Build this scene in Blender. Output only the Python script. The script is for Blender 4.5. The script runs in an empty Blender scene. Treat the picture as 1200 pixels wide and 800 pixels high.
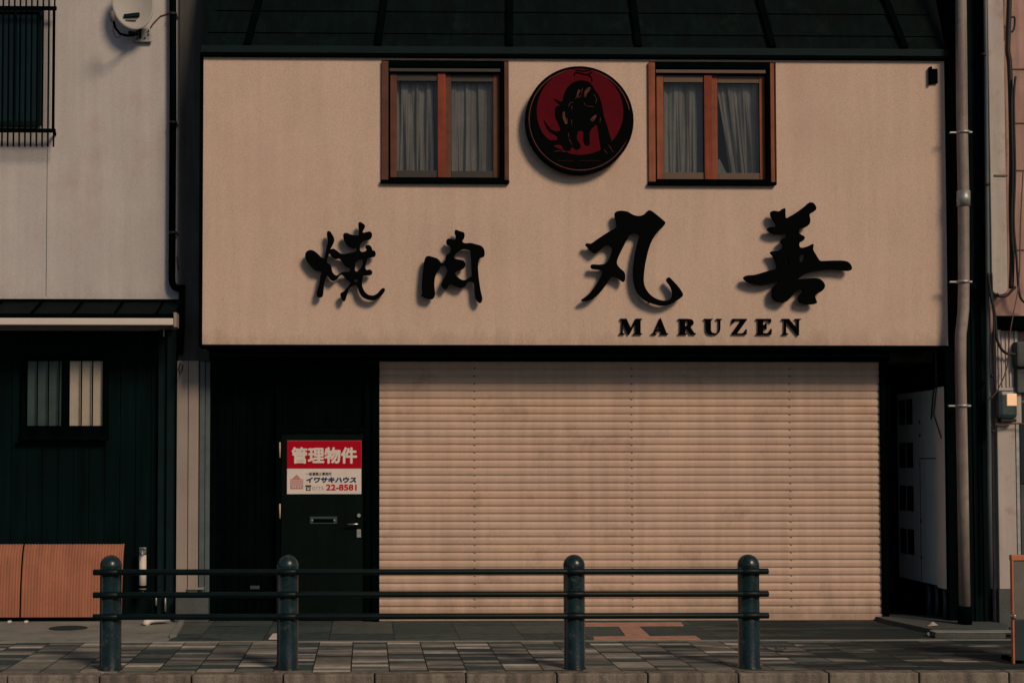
import bpy, bmesh, math, random
from mathutils import Vector, Matrix, noise as mnoise
random.seed(7)
R = math.radians
S = bpy.context.scene
COL = S.collection

# ------------------------------------------------------------------ camera
H, YAW, TILT, F, CX, CY = 1.65, R(1.06), R(2.0), 1600.0, 460.0, 482.0
cd = bpy.data.cameras.new('camera')
cam = bpy.data.objects.new('camera', cd); COL.objects.link(cam)
cam.location = (0, 0, H)
cam.rotation_euler = (math.pi/2 + TILT, 0, -YAW)
cd.sensor_width = 36; cd.lens = F/1200*36
cd.shift_x = (600-CX)/1200; cd.shift_y = (CY-400)/1200
cd.clip_start = 0.05; cd.clip_end = 600
S.camera = cam

# ------------------------------------------------------------------ world + key light
# travel direction of the street light falling on the facade: to the left, into the facade, down
LD = Vector((-0.58, 1.0, -0.76)).normalized()
S.world = bpy.data.worlds.new('World'); S.world.use_nodes = True
wn = S.world.node_tree; wn.nodes.clear()
sky = wn.nodes.new('ShaderNodeTexSky'); sky.sky_type = 'NISHITA'; sky.sun_disc = False
sky.sun_elevation = math.asin(-LD.z)
sky.sun_rotation = math.atan2(-LD.x, -LD.y)
sky.ozone_density = 2.2
bg = wn.nodes.new('ShaderNodeBackground'); bg.inputs['Strength'].default_value = 0.040
wo = wn.nodes.new('ShaderNodeOutputWorld')
wn.links.new(sky.outputs[0], bg.inputs[0]); wn.links.new(bg.outputs[0], wo.inputs[0])
sl = bpy.data.lights.new('sun', 'SUN'); sl.energy = 2.05; sl.angle = R(15); sl.color = (1.0, 0.735, 0.50)
so = bpy.data.objects.new('sun', sl); COL.objects.link(so)
so.location = (6, -4, 9); so.rotation_euler = LD.to_track_quat('-Z', 'Y').to_euler()
S.view_settings.view_transform = 'Standard'; S.view_settings.look = 'None'
S.view_settings.exposure = 0.0; S.view_settings.gamma = 1.0
S.render.film_transparent = False
S.cycles.max_bounces = 6; S.cycles.transparent_max_bounces = 12
S.cycles.caustics_reflective = False; S.cycles.caustics_refractive = False

# ------------------------------------------------------------------ projection helpers (layout only)
cD = Vector((math.sin(YAW)*math.cos(TILT), math.cos(YAW)*math.cos(TILT), math.sin(TILT)))
cR = Vector((math.cos(YAW), -math.sin(YAW), 0)); cU = cR.cross(cD)
def ray(px, py): return cD + cR*((px-CX)/F) - cU*((py-CY)/F)
def at(px, py, Y):
    r = ray(px, py); t = Y/r.y
    return Vector((0, 0, H)) + r*t
def ground(px, py, z=0.0):
    r = ray(px, py); t = (z-H)/r.z
    return Vector((0, 0, H)) + r*t
def X(px, Y, py=400): return at(px, py, Y).x
def Z(py, Y, px=600): return at(px, py, Y).z

# ------------------------------------------------------------------ materials
MATS = {}
def mat(name, col, rough=0.7, var=0.12, scale=3.0, bump=0.15, bscale=90.0, metal=0.0, streak=0.0, spec=0.4, stain=None, grain=0.0, grime=None):
    m = bpy.data.materials.new(name); m.use_nodes = True
    nt = m.node_tree; N = nt.nodes; L = nt.links
    b = N['Principled BSDF']
    b.inputs['Metallic'].default_value = metal
    b.inputs['Specular IOR Level'].default_value = spec
    tc = N.new('ShaderNodeNewGeometry')
    P = tc.outputs['Position']
    n1 = N.new('ShaderNodeTexNoise'); n1.inputs['Scale'].default_value = scale; n1.inputs['Detail'].default_value = 6; n1.inputs['Roughness'].default_value = 0.6
    L.new(P, n1.inputs['Vector'])
    mr = N.new('ShaderNodeMapRange'); mr.inputs[1].default_value = 0.25; mr.inputs[2].default_value = 0.75
    mr.inputs[3].default_value = 1-var; mr.inputs[4].default_value = 1+var
    L.new(n1.outputs['Fac'], mr.inputs[0])
    val = mr.outputs[0]
    def mul(a, c):
        k = N.new('ShaderNodeMath'); k.operation = 'MULTIPLY'; L.new(a, k.inputs[0]); L.new(c, k.inputs[1]); return k.outputs[0]
    if streak:
        mp = N.new('ShaderNodeMapping'); mp.inputs['Scale'].default_value = (9, 9, 0.55); L.new(P, mp.inputs['Vector'])
        n2 = N.new('ShaderNodeTexNoise'); n2.inputs['Scale'].default_value = 1.3; n2.inputs['Detail'].default_value = 5; L.new(mp.outputs[0], n2.inputs['Vector'])
        m2 = N.new('ShaderNodeMapRange'); m2.inputs[1].default_value = 0.35; m2.inputs[2].default_value = 0.62
        m2.inputs[3].default_value = 1-streak; m2.inputs[4].default_value = 1.0; L.new(n2.outputs['Fac'], m2.inputs[0])
        val = mul(val, m2.outputs[0])
    if grain:
        n4 = N.new('ShaderNodeTexNoise'); n4.inputs['Scale'].default_value = 170; n4.inputs['Detail'].default_value = 2; L.new(P, n4.inputs['Vector'])
        m4 = N.new('ShaderNodeMapRange'); m4.inputs[1].default_value = 0.3; m4.inputs[2].default_value = 0.7
        m4.inputs[3].default_value = 1-grain; m4.inputs[4].default_value = 1+grain; L.new(n4.outputs['Fac'], m4.inputs[0])
        val = mul(val, m4.outputs[0])
    if grime:
        sz = N.new('ShaderNodeSeparateXYZ'); L.new(P, sz.inputs[0])
        mp = N.new('ShaderNodeMapping'); mp.inputs['Scale'].default_value = (7, 7, 2.0); L.new(P, mp.inputs['Vector'])
        n6 = N.new('ShaderNodeTexNoise'); n6.inputs['Scale'].default_value = 1.0; n6.inputs['Detail'].default_value = 7; n6.inputs['Roughness'].default_value = 0.7; L.new(mp.outputs[0], n6.inputs['Vector'])
        h6 = N.new('ShaderNodeMapRange'); h6.inputs[1].default_value = grime[0]; h6.inputs[2].default_value = grime[1]; h6.inputs[3].default_value = 0.30; h6.inputs[4].default_value = -0.25; L.new(sz.outputs[2], h6.inputs[0])
        a6 = N.new('ShaderNodeMath'); L.new(n6.outputs['Fac'], a6.inputs[0]); L.new(h6.outputs[0], a6.inputs[1])
        m6 = N.new('ShaderNodeMapRange'); m6.inputs[1].default_value = 0.5; m6.inputs[2].default_value = 0.8; m6.inputs[3].default_value = 1.0; m6.inputs[4].default_value = 1-grime[2]; L.new(a6.outputs[0], m6.inputs[0])
        val = mul(val, m6.outputs[0])
    vm = N.new('ShaderNodeVectorMath'); vm.operation = 'SCALE'; vm.inputs[0].default_value = col
    L.new(val, vm.inputs['Scale'])
    out = vm.outputs[0]
    if stain:
        scol, amount, sscale = stain
        n5 = N.new('ShaderNodeTexNoise'); n5.inputs['Scale'].default_value = sscale; n5.inputs['Detail'].default_value = 8; n5.inputs['Roughness'].default_value = 0.68; L.new(P, n5.inputs['Vector'])
        m5 = N.new('ShaderNodeMapRange'); m5.inputs[1].default_value = 0.56; m5.inputs[2].default_value = 0.72; m5.inputs[3].default_value = 0; m5.inputs[4].default_value = amount
        L.new(n5.outputs['Fac'], m5.inputs[0])
        mx = N.new('ShaderNodeMix'); mx.data_type = 'RGBA'; L.new(m5.outputs[0], mx.inputs[0]); L.new(out, mx.inputs[6]); mx.inputs[7].default_value = (*scol, 1)
        out = mx.outputs[2]
    L.new(out, b.inputs['Base Color'])
    rr = N.new('ShaderNodeMapRange'); rr.inputs[3].default_value = max(0.05, rough-0.1); rr.inputs[4].default_value = min(1, rough+0.1)
    L.new(n1.outputs['Fac'], rr.inputs[0]); L.new(rr.outputs[0], b.inputs['Roughness'])
    if bump:
        n3 = N.new('ShaderNodeTexNoise'); n3.inputs['Scale'].default_value = bscale; n3.inputs['Detail'].default_value = 4; L.new(P, n3.inputs['Vector'])
        bp = N.new('ShaderNodeBump'); bp.inputs['Strength'].default_value = bump; bp.inputs['Distance'].default_value = 0.006
        L.new(n3.outputs['Fac'], bp.inputs['Height']); L.new(bp.outputs[0], b.inputs['Normal'])
    MATS[name] = m
    return m

mat('cream_stucco', (0.635, 0.490, 0.400), 0.88, 0.07, 0.9, 0.5, 120, streak=0.06, spec=0.1, grain=0.17, stain=((0.56, 0.39, 0.33), 0.45, 0.8), grime=(2.76, 3.05, 0.22))
mat('grey_stucco', (0.53, 0.515, 0.515), 0.9, 0.09, 1.2, 0.5, 120, streak=0.08, spec=0.1, grain=0.13, stain=((0.46, 0.32, 0.285), 0.55, 0.9), grime=(3.2, 3.6, 0.15))
mat('pillar_paint', (0.34, 0.29, 0.255), 0.85, 0.12, 2.2, 0.4, 100, streak=0.15, spec=0.15, grain=0.12)
mat('pillar_paint_shaded', (0.10, 0.098, 0.092), 0.85, 0.2, 2.2, 0.4, 60, streak=0.3, spec=0.05, grain=0.15)  # pillar paint darkened, shade of the gap put into the colour
mat('pink_render', (0.46, 0.30, 0.265), 0.9, 0.16, 2.5, 0.4, 70, streak=0.25, spec=0.15, stain=((0.16, 0.10, 0.09), 0.6, 3.2), grain=0.1)
mat('old_white', (0.50, 0.455, 0.42), 0.8, 0.1, 3, 0.3, 80, streak=0.12, spec=0.2, stain=((0.38, 0.22, 0.20), 0.75, 4.5), grain=0.08)
mat('white_paint', (0.66, 0.61, 0.56), 0.55, 0.06, 4, 0.1, 60)
mat('cabinet_paint', (0.86, 0.80, 0.70), 0.7, 0.08, 3, 0.15, 60, streak=0.12, grain=0.06)
mat('shutter_paint', (0.585, 0.430, 0.338), 0.6, 0.08, 1.0, 0.15, 140, streak=0.13, spec=0.2, stain=((0.30, 0.20, 0.145), 0.5, 3.1), grain=0.10, grime=(0.0, 0.55, 0.22))
mat('dark_siding', (0.0016, 0.0085, 0.0095), 0.9, 0.3, 1.5, 0.3, 60, spec=0.05, streak=0.4)
mat('black_paint', (0.0009, 0.0036, 0.0038), 0.9, 0.35, 2, 0.2, 50, spec=0.0, streak=0.3)
mat('black_letter', (0.0012, 0.0022, 0.0022), 0.9, 0.2, 6, 0.1, 80, spec=0.04)
mat('roof_metal', (0.0018, 0.0075, 0.0078), 0.8, 0.35, 4, 0.25, 60, spec=0.06, grain=0.4, streak=0.4, stain=((0.008, 0.017, 0.017), 0.7, 3.0))
mat('teal_metal', (0.003, 0.014, 0.016), 0.7, 0.3, 4, 0.2, 50, spec=0.12)
mat('rail_paint', (0.010, 0.030, 0.036), 0.27, 0.35, 9, 0.2, 55, spec=0.5, stain=((0.07, 0.085, 0.08), 0.75, 13), grain=0.25, streak=0.35, grime=(0.0, 0.25, 0.35))
mat('rail_dark', (0.002, 0.010, 0.011), 0.45, 0.25, 9, 0.1, 55, spec=0.18)
mat('door_paint', (0.0011, 0.0060, 0.0054), 0.7, 0.3, 3, 0.1, 50, spec=0.07, streak=0.3)
mat('window_wood_dim', (0.135, 0.062, 0.042), 0.7, 0.25, 8, 0.2, 60, streak=0.25, spec=0.1)
mat('window_wood_lit', (0.29, 0.105, 0.062), 0.75, 0.22, 8, 0.2, 60, streak=0.3, spec=0.08)
mat('wood_red', (0.27, 0.070, 0.042), 0.75, 0.25, 8, 0.2, 60, streak=0.3, spec=0.08)
mat('sash_wood_dim', (0.030, 0.028, 0.025), 0.6, 0.2, 8, 0.2, 60)
mat('sash_wood_lit', (0.11, 0.075, 0.055), 0.65, 0.2, 8, 0.2, 60)  # lit copy of the sash wood above, for the right window
mat('curtain_cloth', (0.52, 0.475, 0.43), 0.95, 0.15, 5, 0.35, 120, streak=0.35, spec=0.03, grain=0.2)
mat('pink_plastic', (0.37, 0.150, 0.092), 0.65, 0.14, 1.6, 0.15, 80, streak=0.2, spec=0.12, stain=((0.13, 0.08, 0.05), 0.6, 1.9), grain=0.12)
mat('red_print', (0.095, 0.006, 0.012), 0.85, 0.18, 6, 0.05, 60, spec=0.03, grain=0.2)
mat('sign_red', (0.42, 0.004, 0.018), 0.7, 0.06, 5, 0.03, 60, spec=0.06)
mat('sign_white', (0.72, 0.66, 0.62), 0.4, 0.06, 6, 0.03, 60, stain=((0.62, 0.50, 0.46), 0.4, 9))
mat('sign_blue', (0.006, 0.035, 0.115), 0.5, 0.05, 6, 0)
mat('sign_black', (0.02, 0.025, 0.028), 0.5, 0.05, 6, 0)
mat('sign_grey', (0.30, 0.27, 0.26), 0.5, 0.05, 6, 0)
mat('sign_pink', (0.47, 0.24, 0.215), 0.5, 0.08, 9, 0)
mat('muscle_line', (0.11, 0.040, 0.036), 0.8, 0.3, 12, 0, spec=0.05)
mat('steel', (0.55, 0.53, 0.50), 0.32, 0.15, 12, 0.05, 60, metal=1.0)
mat('galvanised', (0.36, 0.38, 0.38), 0.5, 0.25, 14, 0.1, 60, metal=0.6)
mat('brass_hinge', (0.55, 0.44, 0.30), 0.5, 0.1, 12, 0)
mat('pipe_plastic', (0.33, 0.275, 0.25), 0.5, 0.2, 6, 0.1, 60, streak=0.4, stain=((0.12, 0.11, 0.105), 0.7, 9), grain=0.16, spec=0.25)
mat('pipe_blue', (0.085, 0.115, 0.125), 0.5, 0.2, 6, 0.1, 60, streak=0.2)
mat('cable_black', (0.010, 0.013, 0.014), 0.6, 0.2, 9, 0)
mat('cable_brown', (0.12, 0.06, 0.045), 0.6, 0.2, 9, 0)
mat('dish_grey', (0.42, 0.41, 0.385), 0.6, 0.1, 5, 0.1, 60)
mat('concrete', (0.24, 0.25, 0.225), 0.9, 0.25, 3, 0.6, 45, spec=0.1, stain=((0.07, 0.08, 0.075), 0.7, 2.2), grain=0.28)
mat('kerb_stone', (0.23, 0.205, 0.175), 0.9, 0.25, 6, 0.8, 50, spec=0.1, stain=((0.07, 0.065, 0.058), 0.85, 6.0), streak=0.5, grain=0.3)
mat('concrete_dark', (0.085, 0.10, 0.098), 0.9, 0.3, 3, 0.6, 45, spec=0.1, stain=((0.02, 0.03, 0.03), 0.7, 2.2), grain=0.28)
mat('asphalt', (0.05, 0.05, 0.05), 0.9, 0.25, 3, 0.8, 60, spec=0.2, grain=0.3)
mat('clip_paint', (0.24, 0.175, 0.14), 0.8, 0.2, 6, 0.3, 60, spec=0.1)
mat('mortar', (0.03, 0.03, 0.028), 0.95, 0.2, 6, 0.3, 60, spec=0.1)
mat('iron_cover', (0.020, 0.040, 0.042), 0.7, 0.3, 12, 0.4, 60, spec=0.15)
mat('brick_inlay', (0.40, 0.24, 0.185), 0.9, 0.25, 9, 0.5, 60, spec=0.1, grain=0.28)
mat('frosted_cream', (0.40, 0.36, 0.295), 0.5, 0.1, 8, 0.1, 60, grain=0.1)
mat('frosted_teal', (0.040, 0.068, 0.066), 0.4, 0.15, 8, 0.1, 60, grain=0.1)
mat('meter_body', (0.030, 0.055, 0.060), 0.35, 0.2, 9, 0.05, 60, spec=0.5)
mat('meter_dial', (0.90, 0.62, 0.40), 0.4, 0.12, 20, 0)
mat('orange_frame', (0.48, 0.16, 0.075), 0.5, 0.15, 8, 0.1, 60)
mat('panel_grey', (0.13, 0.125, 0.118), 0.6, 0.2, 5, 0.1, 60, grain=0.1)
mat('panel_teal', (0.010, 0.030, 0.036), 0.6, 0.2, 5, 0.1, 60)
mat('leaf_dark', (0.05, 0.07, 0.04), 0.8, 0.3, 20, 0)
mat('window_dark', (0.006, 0.020, 0.025), 0.35, 0.3, 3, 0, spec=0.3)
mat('soft_teal', (0.10, 0.19, 0.19), 0.6, 0.1, 9, 0)

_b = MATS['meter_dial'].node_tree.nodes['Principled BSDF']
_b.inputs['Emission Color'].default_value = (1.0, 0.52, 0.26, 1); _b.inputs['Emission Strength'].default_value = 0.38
def glass_mat():
    m = bpy.data.materials.new('window_glass'); m.use_nodes = True
    nt = m.node_tree; N = nt.nodes; L = nt.links; N.remove(N['Principled BSDF'])
    t = N.new('ShaderNodeBsdfTransparent'); t.inputs[0].default_value = (0.90, 0.94, 0.93, 1)
    g = N.new('ShaderNodeBsdfGlossy'); g.inputs['Roughness'].default_value = 0.03
    fr = N.new('ShaderNodeFresnel'); fr.inputs[0].default_value = 1.5
    mx = N.new('ShaderNodeMixShader'); L.new(fr.outputs[0], mx.inputs[0]); L.new(t.outputs[0], mx.inputs[1]); L.new(g.outputs[0], mx.inputs[2])
    L.new(mx.outputs[0], N['Material Output'].inputs[0])
    MATS['window_glass'] = m
glass_mat()

def paving_mat(name, sx, sy, ox, oy, tones, joint=0.012, jcol=(0.02, 0.02, 0.018), dark_streaks=0.0, sub=1, vjoint=1.0):
    """rectangular pavers in world metres: a random tone per paver, dark joints"""
    m = bpy.data.materials.new(name); m.use_nodes = True
    nt = m.node_tree; N = nt.nodes; L = nt.links; b = N['Principled BSDF']
    geo = N.new('ShaderNodeNewGeometry'); sp = N.new('ShaderNodeSeparateXYZ'); L.new(geo.outputs['Position'], sp.inputs[0])
    def math_(op, a, c=None):
        k = N.new('ShaderNodeMath'); k.operation = op
        for i, v in enumerate((a, c)):
            if v is None: continue
            if isinstance(v, (int, float)): k.inputs[i].default_value = v
            else: L.new(v, k.inputs[i])
        return k.outputs[0]
    u = math_('DIVIDE', math_('SUBTRACT', sp.outputs[0], ox), sx)
    v = math_('DIVIDE', math_('SUBTRACT', sp.outputs[1], oy), sy)
    fu, fv = math_('FLOOR', u), math_('FLOOR', math_('MULTIPLY', v, sub))
    cb = N.new('ShaderNodeCombineXYZ'); L.new(fu, cb.inputs[0]); L.new(fv, cb.inputs[1])
    wnz = N.new('ShaderNodeTexWhiteNoise'); wnz.noise_dimensions = '3D'; L.new(cb.outputs[0], wnz.inputs['Vector'])
    cr = N.new('ShaderNodeValToRGB'); cr.color_ramp.interpolation = 'CONSTANT'
    el = cr.color_ramp.elements
    while len(el) < len(tones): el.new(0.5)
    for i, (p, c) in enumerate(tones): el[i].position = p; el[i].color = (*c, 1)
    L.new(wnz.outputs['Value'], cr.inputs[0])
    nz = N.new('ShaderNodeTexNoise'); nz.inputs['Scale'].default_value = 7; nz.inputs['Detail'].default_value = 8; nz.inputs['Roughness'].default_value = 0.75; L.new(geo.outputs['Position'], nz.inputs['Vector'])
    mr = N.new('ShaderNodeMapRange'); mr.inputs[1].default_value = 0.3; mr.inputs[2].default_value = 0.7; mr.inputs[3].default_value = 0.62; mr.inputs[4].default_value = 1.3; L.new(nz.outputs['Fac'], mr.inputs[0])
    gz = N.new('ShaderNodeTexNoise'); gz.inputs['Scale'].default_value = 130; L.new(geo.outputs['Position'], gz.inputs['Vector'])
    gr = N.new('ShaderNodeMapRange'); gr.inputs[1].default_value = 0.3; gr.inputs[2].default_value = 0.7; gr.inputs[3].default_value = 0.75; gr.inputs[4].default_value = 1.25; L.new(gz.outputs['Fac'], gr.inputs[0])
    sc = N.new('ShaderNodeVectorMath'); sc.operation = 'SCALE'; L.new(cr.outputs[0], sc.inputs[0]); L.new(math_('MULTIPLY', mr.outputs[0], gr.outputs[0]), sc.inputs['Scale'])
    col = sc.outputs[0]
    def edge(t, w):
        f = math_('FRACT', t); d = math_('MINIMUM', f, math_('SUBTRACT', 1.0, f)); return math_('LESS_THAN', d, w)
    jn = math_('MAXIMUM', edge(u, joint/sx/2), math_('MULTIPLY', edge(v, joint/sy/2), vjoint))
    jm = N.new('ShaderNodeMix'); jm.data_type = 'RGBA'; L.new(jn, jm.inputs[0]); L.new(col, jm.inputs[6]); jm.inputs[7].default_value = (*jcol, 1)
    col = jm.outputs[2]
    rough = 0.85
    if dark_streaks:  # darker streaks across the paving, denser towards the right
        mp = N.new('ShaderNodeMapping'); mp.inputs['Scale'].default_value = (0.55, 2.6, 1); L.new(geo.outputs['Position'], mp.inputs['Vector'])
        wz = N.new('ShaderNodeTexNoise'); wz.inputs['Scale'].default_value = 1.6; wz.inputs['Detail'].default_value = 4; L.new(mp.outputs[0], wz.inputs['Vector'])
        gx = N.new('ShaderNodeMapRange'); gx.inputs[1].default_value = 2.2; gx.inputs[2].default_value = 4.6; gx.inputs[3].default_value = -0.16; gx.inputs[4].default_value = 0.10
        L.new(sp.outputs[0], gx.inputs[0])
        sm = N.new('ShaderNodeMapRange'); sm.inputs[1].default_value = 0.46; sm.inputs[2].default_value = 0.54; sm.inputs[3].default_value = 0; sm.inputs[4].default_value = dark_streaks
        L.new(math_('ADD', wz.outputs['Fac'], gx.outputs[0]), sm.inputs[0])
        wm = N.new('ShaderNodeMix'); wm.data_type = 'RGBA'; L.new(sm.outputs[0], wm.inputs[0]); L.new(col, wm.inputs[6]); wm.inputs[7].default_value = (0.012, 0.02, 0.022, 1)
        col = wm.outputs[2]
    L.new(col, b.inputs['Base Color']); b.inputs['Roughness'].default_value = rough; b.inputs['Specular IOR Level'].default_value = 0.2
    bp = N.new('ShaderNodeBump'); bp.inputs['Strength'].default_value = 0.5; bp.inputs['Distance'].default_value = 0.006
    L.new(math_('SUBTRACT', gz.outputs['Fac'], jn), bp.inputs['Height']); L.new(bp.outputs[0], b.inputs['Normal'])
    MATS[name] = m

# ------------------------------------------------------------------ mesh helpers
WLOC = {}
class MB:
    """collects shapes in world metres, links them as one mesh object under its thing"""
    def __init__(s): s.bm = bmesh.new()
    def box(s, x0, x1, y0, y1, z0, z1, bev=0.004):
        b = bmesh.new()
        bmesh.ops.create_cube(b, size=1.0)
        for v in b.verts:
            v.co = Vector(((x0+x1)/2+v.co.x*abs(x1-x0), (y0+y1)/2+v.co.y*abs(y1-y0), (z0+z1)/2+v.co.z*abs(z1-z0)))
        if bev:
            bev = min(bev, 0.45*min(abs(x1-x0), abs(y1-y0), abs(z1-z0)))
            bmesh.ops.bevel(b, geom=b.edges[:], offset=bev, segments=2, affect='EDGES', profile=0.5)
        s.add(b); return s
    def pbox(s, px0, px1, py0, py1, Y, depth, bev=0.004, front=0.0):
        """box whose front face covers these pixels of the photograph at distance Y"""
        a = at(px0, py1, Y); c = at(px1, py0, Y)
        return s.box(a.x, c.x, Y-front, Y+depth, a.z, c.z, bev)
    def tube(s, pts, r, n=14, cap=True):
        pts = [Vector(p) for p in pts]; rs = r if isinstance(r, (list, tuple)) else [r]*len(pts)
        rings = []
        prev = None
        for i, p in enumerate(pts):
            t = (pts[min(i+1, len(pts)-1)]-pts[max(i-1, 0)]).normalized()
            if prev is None:
                ref = Vector((0, 1, 0)) if abs(t.y) < 0.9 else Vector((1, 0, 0)); a = t.cross(ref).normalized()
            else:
                a = (prev - t*prev.dot(t)).normalized()
            prev = a; b = t.cross(a)
            rings.append([s.bm.verts.new(p+(a*math.cos(k*2*math.pi/n)+b*math.sin(k*2*math.pi/n))*rs[i]) for k in range(n)])
        for A, B in zip(rings, rings[1:]):
            for k in range(n):
                f = s.bm.faces.new((A[k], A[(k+1) % n], B[(k+1) % n], B[k])); f.smooth = True
        if cap:
            s.bm.faces.new(rings[0][::-1]); s.bm.faces.new(rings[-1])
        return s
    def lathe(s, cx, cy, prof, n=40):
        rings = [[s.bm.verts.new((cx+r*math.cos(k*2*math.pi/n), cy+r*math.sin(k*2*math.pi/n), z)) for k in range(n)] for r, z in prof]
        for A, B in zip(rings, rings[1:]):
            for k in range(n):
                f = s.bm.faces.new((A[k], A[(k+1) % n], B[(k+1) % n], B[k])); f.smooth = True
        s.bm.faces.new(rings[0][::-1]); s.bm.faces.new(rings[-1]); return s
    def quad(s, *vs, smooth=False):
        f = s.bm.faces.new([s.bm.verts.new(Vector(v)) for v in vs]); f.smooth = smooth; return s
    def prism(s, foot, z0, z1):
        lo = [s.bm.verts.new((p[0], p[1], z0)) for p in foot]; hi = [s.bm.verts.new((p[0], p[1], z1)) for p in foot]
        n = len(foot)
        s.bm.faces.new(lo[::-1]); s.bm.faces.new(hi)
        for k in range(n): s.bm.faces.new((lo[k], lo[(k+1) % n], hi[(k+1) % n], hi[k]))
        bmesh.ops.recalc_face_normals(s.bm, faces=s.bm.faces[:]); return s
    def grid(s, fn, nu, nv, smooth=True):
        vs = [[s.bm.verts.new(fn(i/nu, j/nv)) for j in range(nv+1)] for i in range(nu+1)]
        for i in range(nu):
            for j in range(nv):
                f = s.bm.faces.new((vs[i][j], vs[i+1][j], vs[i+1][j+1], vs[i][j+1])); f.smooth = smooth
        return s
    def add(s, b):
        me = bpy.data.meshes.new('tmp'); b.to_mesh(me); b.free(); s.bm.from_mesh(me); bpy.data.meshes.remove(me)
    def mesh(s, me, M):
        k = bmesh.new(); k.from_mesh(me); k.transform(M); s.add(k); return s
    def build(s, name, material, parent=None, loc=None):
        me = bpy.data.meshes.new(name)
        if parent is not None: loc = WLOC[parent.name]
        loc = Vector(loc) if loc is not None else Vector((0, 0, 0))
        s.bm.transform(Matrix.Translation(-loc))
        s.bm.to_mesh(me); s.bm.free()
        me.materials.append(MATS[material])
        o = bpy.data.objects.new(name, me); COL.objects.link(o)
        WLOC[o.name] = loc
        if parent is not None: o.parent = parent
        else: o.location = loc
        return o
def tag(o, label, cat, group=None):
    o['label'] = label; o['category'] = cat
    if group: o['group'] = group
    return o
def thing(name, loc, label, cat, group=None):
    o = bpy.data.objects.new(name, None); COL.objects.link(o); o.location = loc; o.empty_display_size = 0.1
    WLOC[o.name] = Vector(loc)
    return tag(o, label, cat, group)
def struct(o): o['kind'] = 'structure'; return o

def catmull(pts, k=5):
    out = []; n = len(pts)
    for i in range(n):
        p0, p1, p2, p3 = (Vector(pts[(i+d) % n]) for d in (-1, 0, 1, 2))
        for j in range(k):
            t = j/k
            out.append(0.5*((2*p1)+(p2-p0)*t+(2*p0-5*p1+4*p2-p3)*t*t+(3*p1-p0-3*p2+p3)*t**3))
    return out
def plate(loops, Y, thick, bevel=0.0):
    """solid plate from closed loops (outer + holes) given as world (x, z); front face at Y, back at Y + thick"""
    cu = bpy.data.curves.new('tmp', 'CURVE'); cu.dimensions = '2D'; cu.fill_mode = 'BOTH'
    cu.extrude = thick/2-bevel; cu.bevel_depth = bevel; cu.bevel_resolution = 1; cu.offset = -bevel
    for lp in loops:
        sp = cu.splines.new('POLY'); sp.points.add(len(lp)-1); sp.use_cyclic_u = True
        for q, p in zip(sp.points, lp): q.co = (p[0], p[1], 0, 1)
    return curve_mb(cu, Matrix.Translation((0, Y+thick/2, 0)) @ Matrix.Rotation(math.pi/2, 4, 'X'))
def curve_mb(cu, M):
    o = bpy.data.objects.new('tmp', cu); COL.objects.link(o)
    dg = bpy.context.evaluated_depsgraph_get(); dg.update()
    me = bpy.data.meshes.new_from_object(o.evaluated_get(dg))
    bpy.data.objects.remove(o); bpy.data.curves.remove(cu)
    m = MB().mesh(me, M); bpy.data.meshes.remove(me); return m
def trace(loops, ox, oy, sc, Y, smooth=True):
    res = []
    for lp in loops:
        w = []
        for p in lp:
            q = at(ox+p[0]/sc, oy+p[1]/sc, Y); w.append((q.x, q.z))
        res.append(catmull(w) if smooth else w)
    return res
def text_mb(body, px0, px1, py0, py1, Y, stroke=0.0):
    """lettering fitted into a pixel box of the photograph on the plane Y; stroke (m) thickens it with
    copies laid round the letter, each a tenth of a millimetre in front of the last"""
    out = MB()
    steps = [(0, 0)]+([(math.cos(k*math.pi/4), math.sin(k*math.pi/4)) for k in range(8)] if stroke else [])
    for i, (ux, uz) in enumerate(steps):
        cu = bpy.data.curves.new('tmp', 'FONT'); cu.body = body; cu.size = 1.0
        m = curve_mb(cu, Matrix.Identity(4))
        xs = [v.co.x for v in m.bm.verts]; ys = [v.co.y for v in m.bm.verts]
        a = at(px0, py1, Y); c = at(px1, py0, Y)
        w, h = c.x-a.x-2*stroke, c.z-a.z-2*stroke
        sx, sz = w/(max(xs)-min(xs)), h/(max(ys)-min(ys)); x0, y0 = min(xs), min(ys)
        for v in m.bm.verts:
            v.co = Vector((a.x+stroke+(v.co.x-x0)*sx+ux*stroke, Y-0.0001*i, a.z+stroke+(v.co.y-y0)*sz+uz*stroke))
        me = bpy.data.meshes.new('tmp'); m.bm.to_mesh(me); m.bm.free(); out.mesh(me, Matrix.Identity(4)); bpy.data.meshes.remove(me)
    return out

# ------------------------------------------------------------------ distances (m from the camera)
YK = ground(600, 789.5).y            # kerb front
YP = 13.45                         # face of the sign wall
YS = 13.95                         # shutter
YD = 13.98                         # door wall
YM = 14.08                         # main wall of the shop
YL = 14.15                         # left house wall
YR = 13.40                         # right house wall

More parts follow.
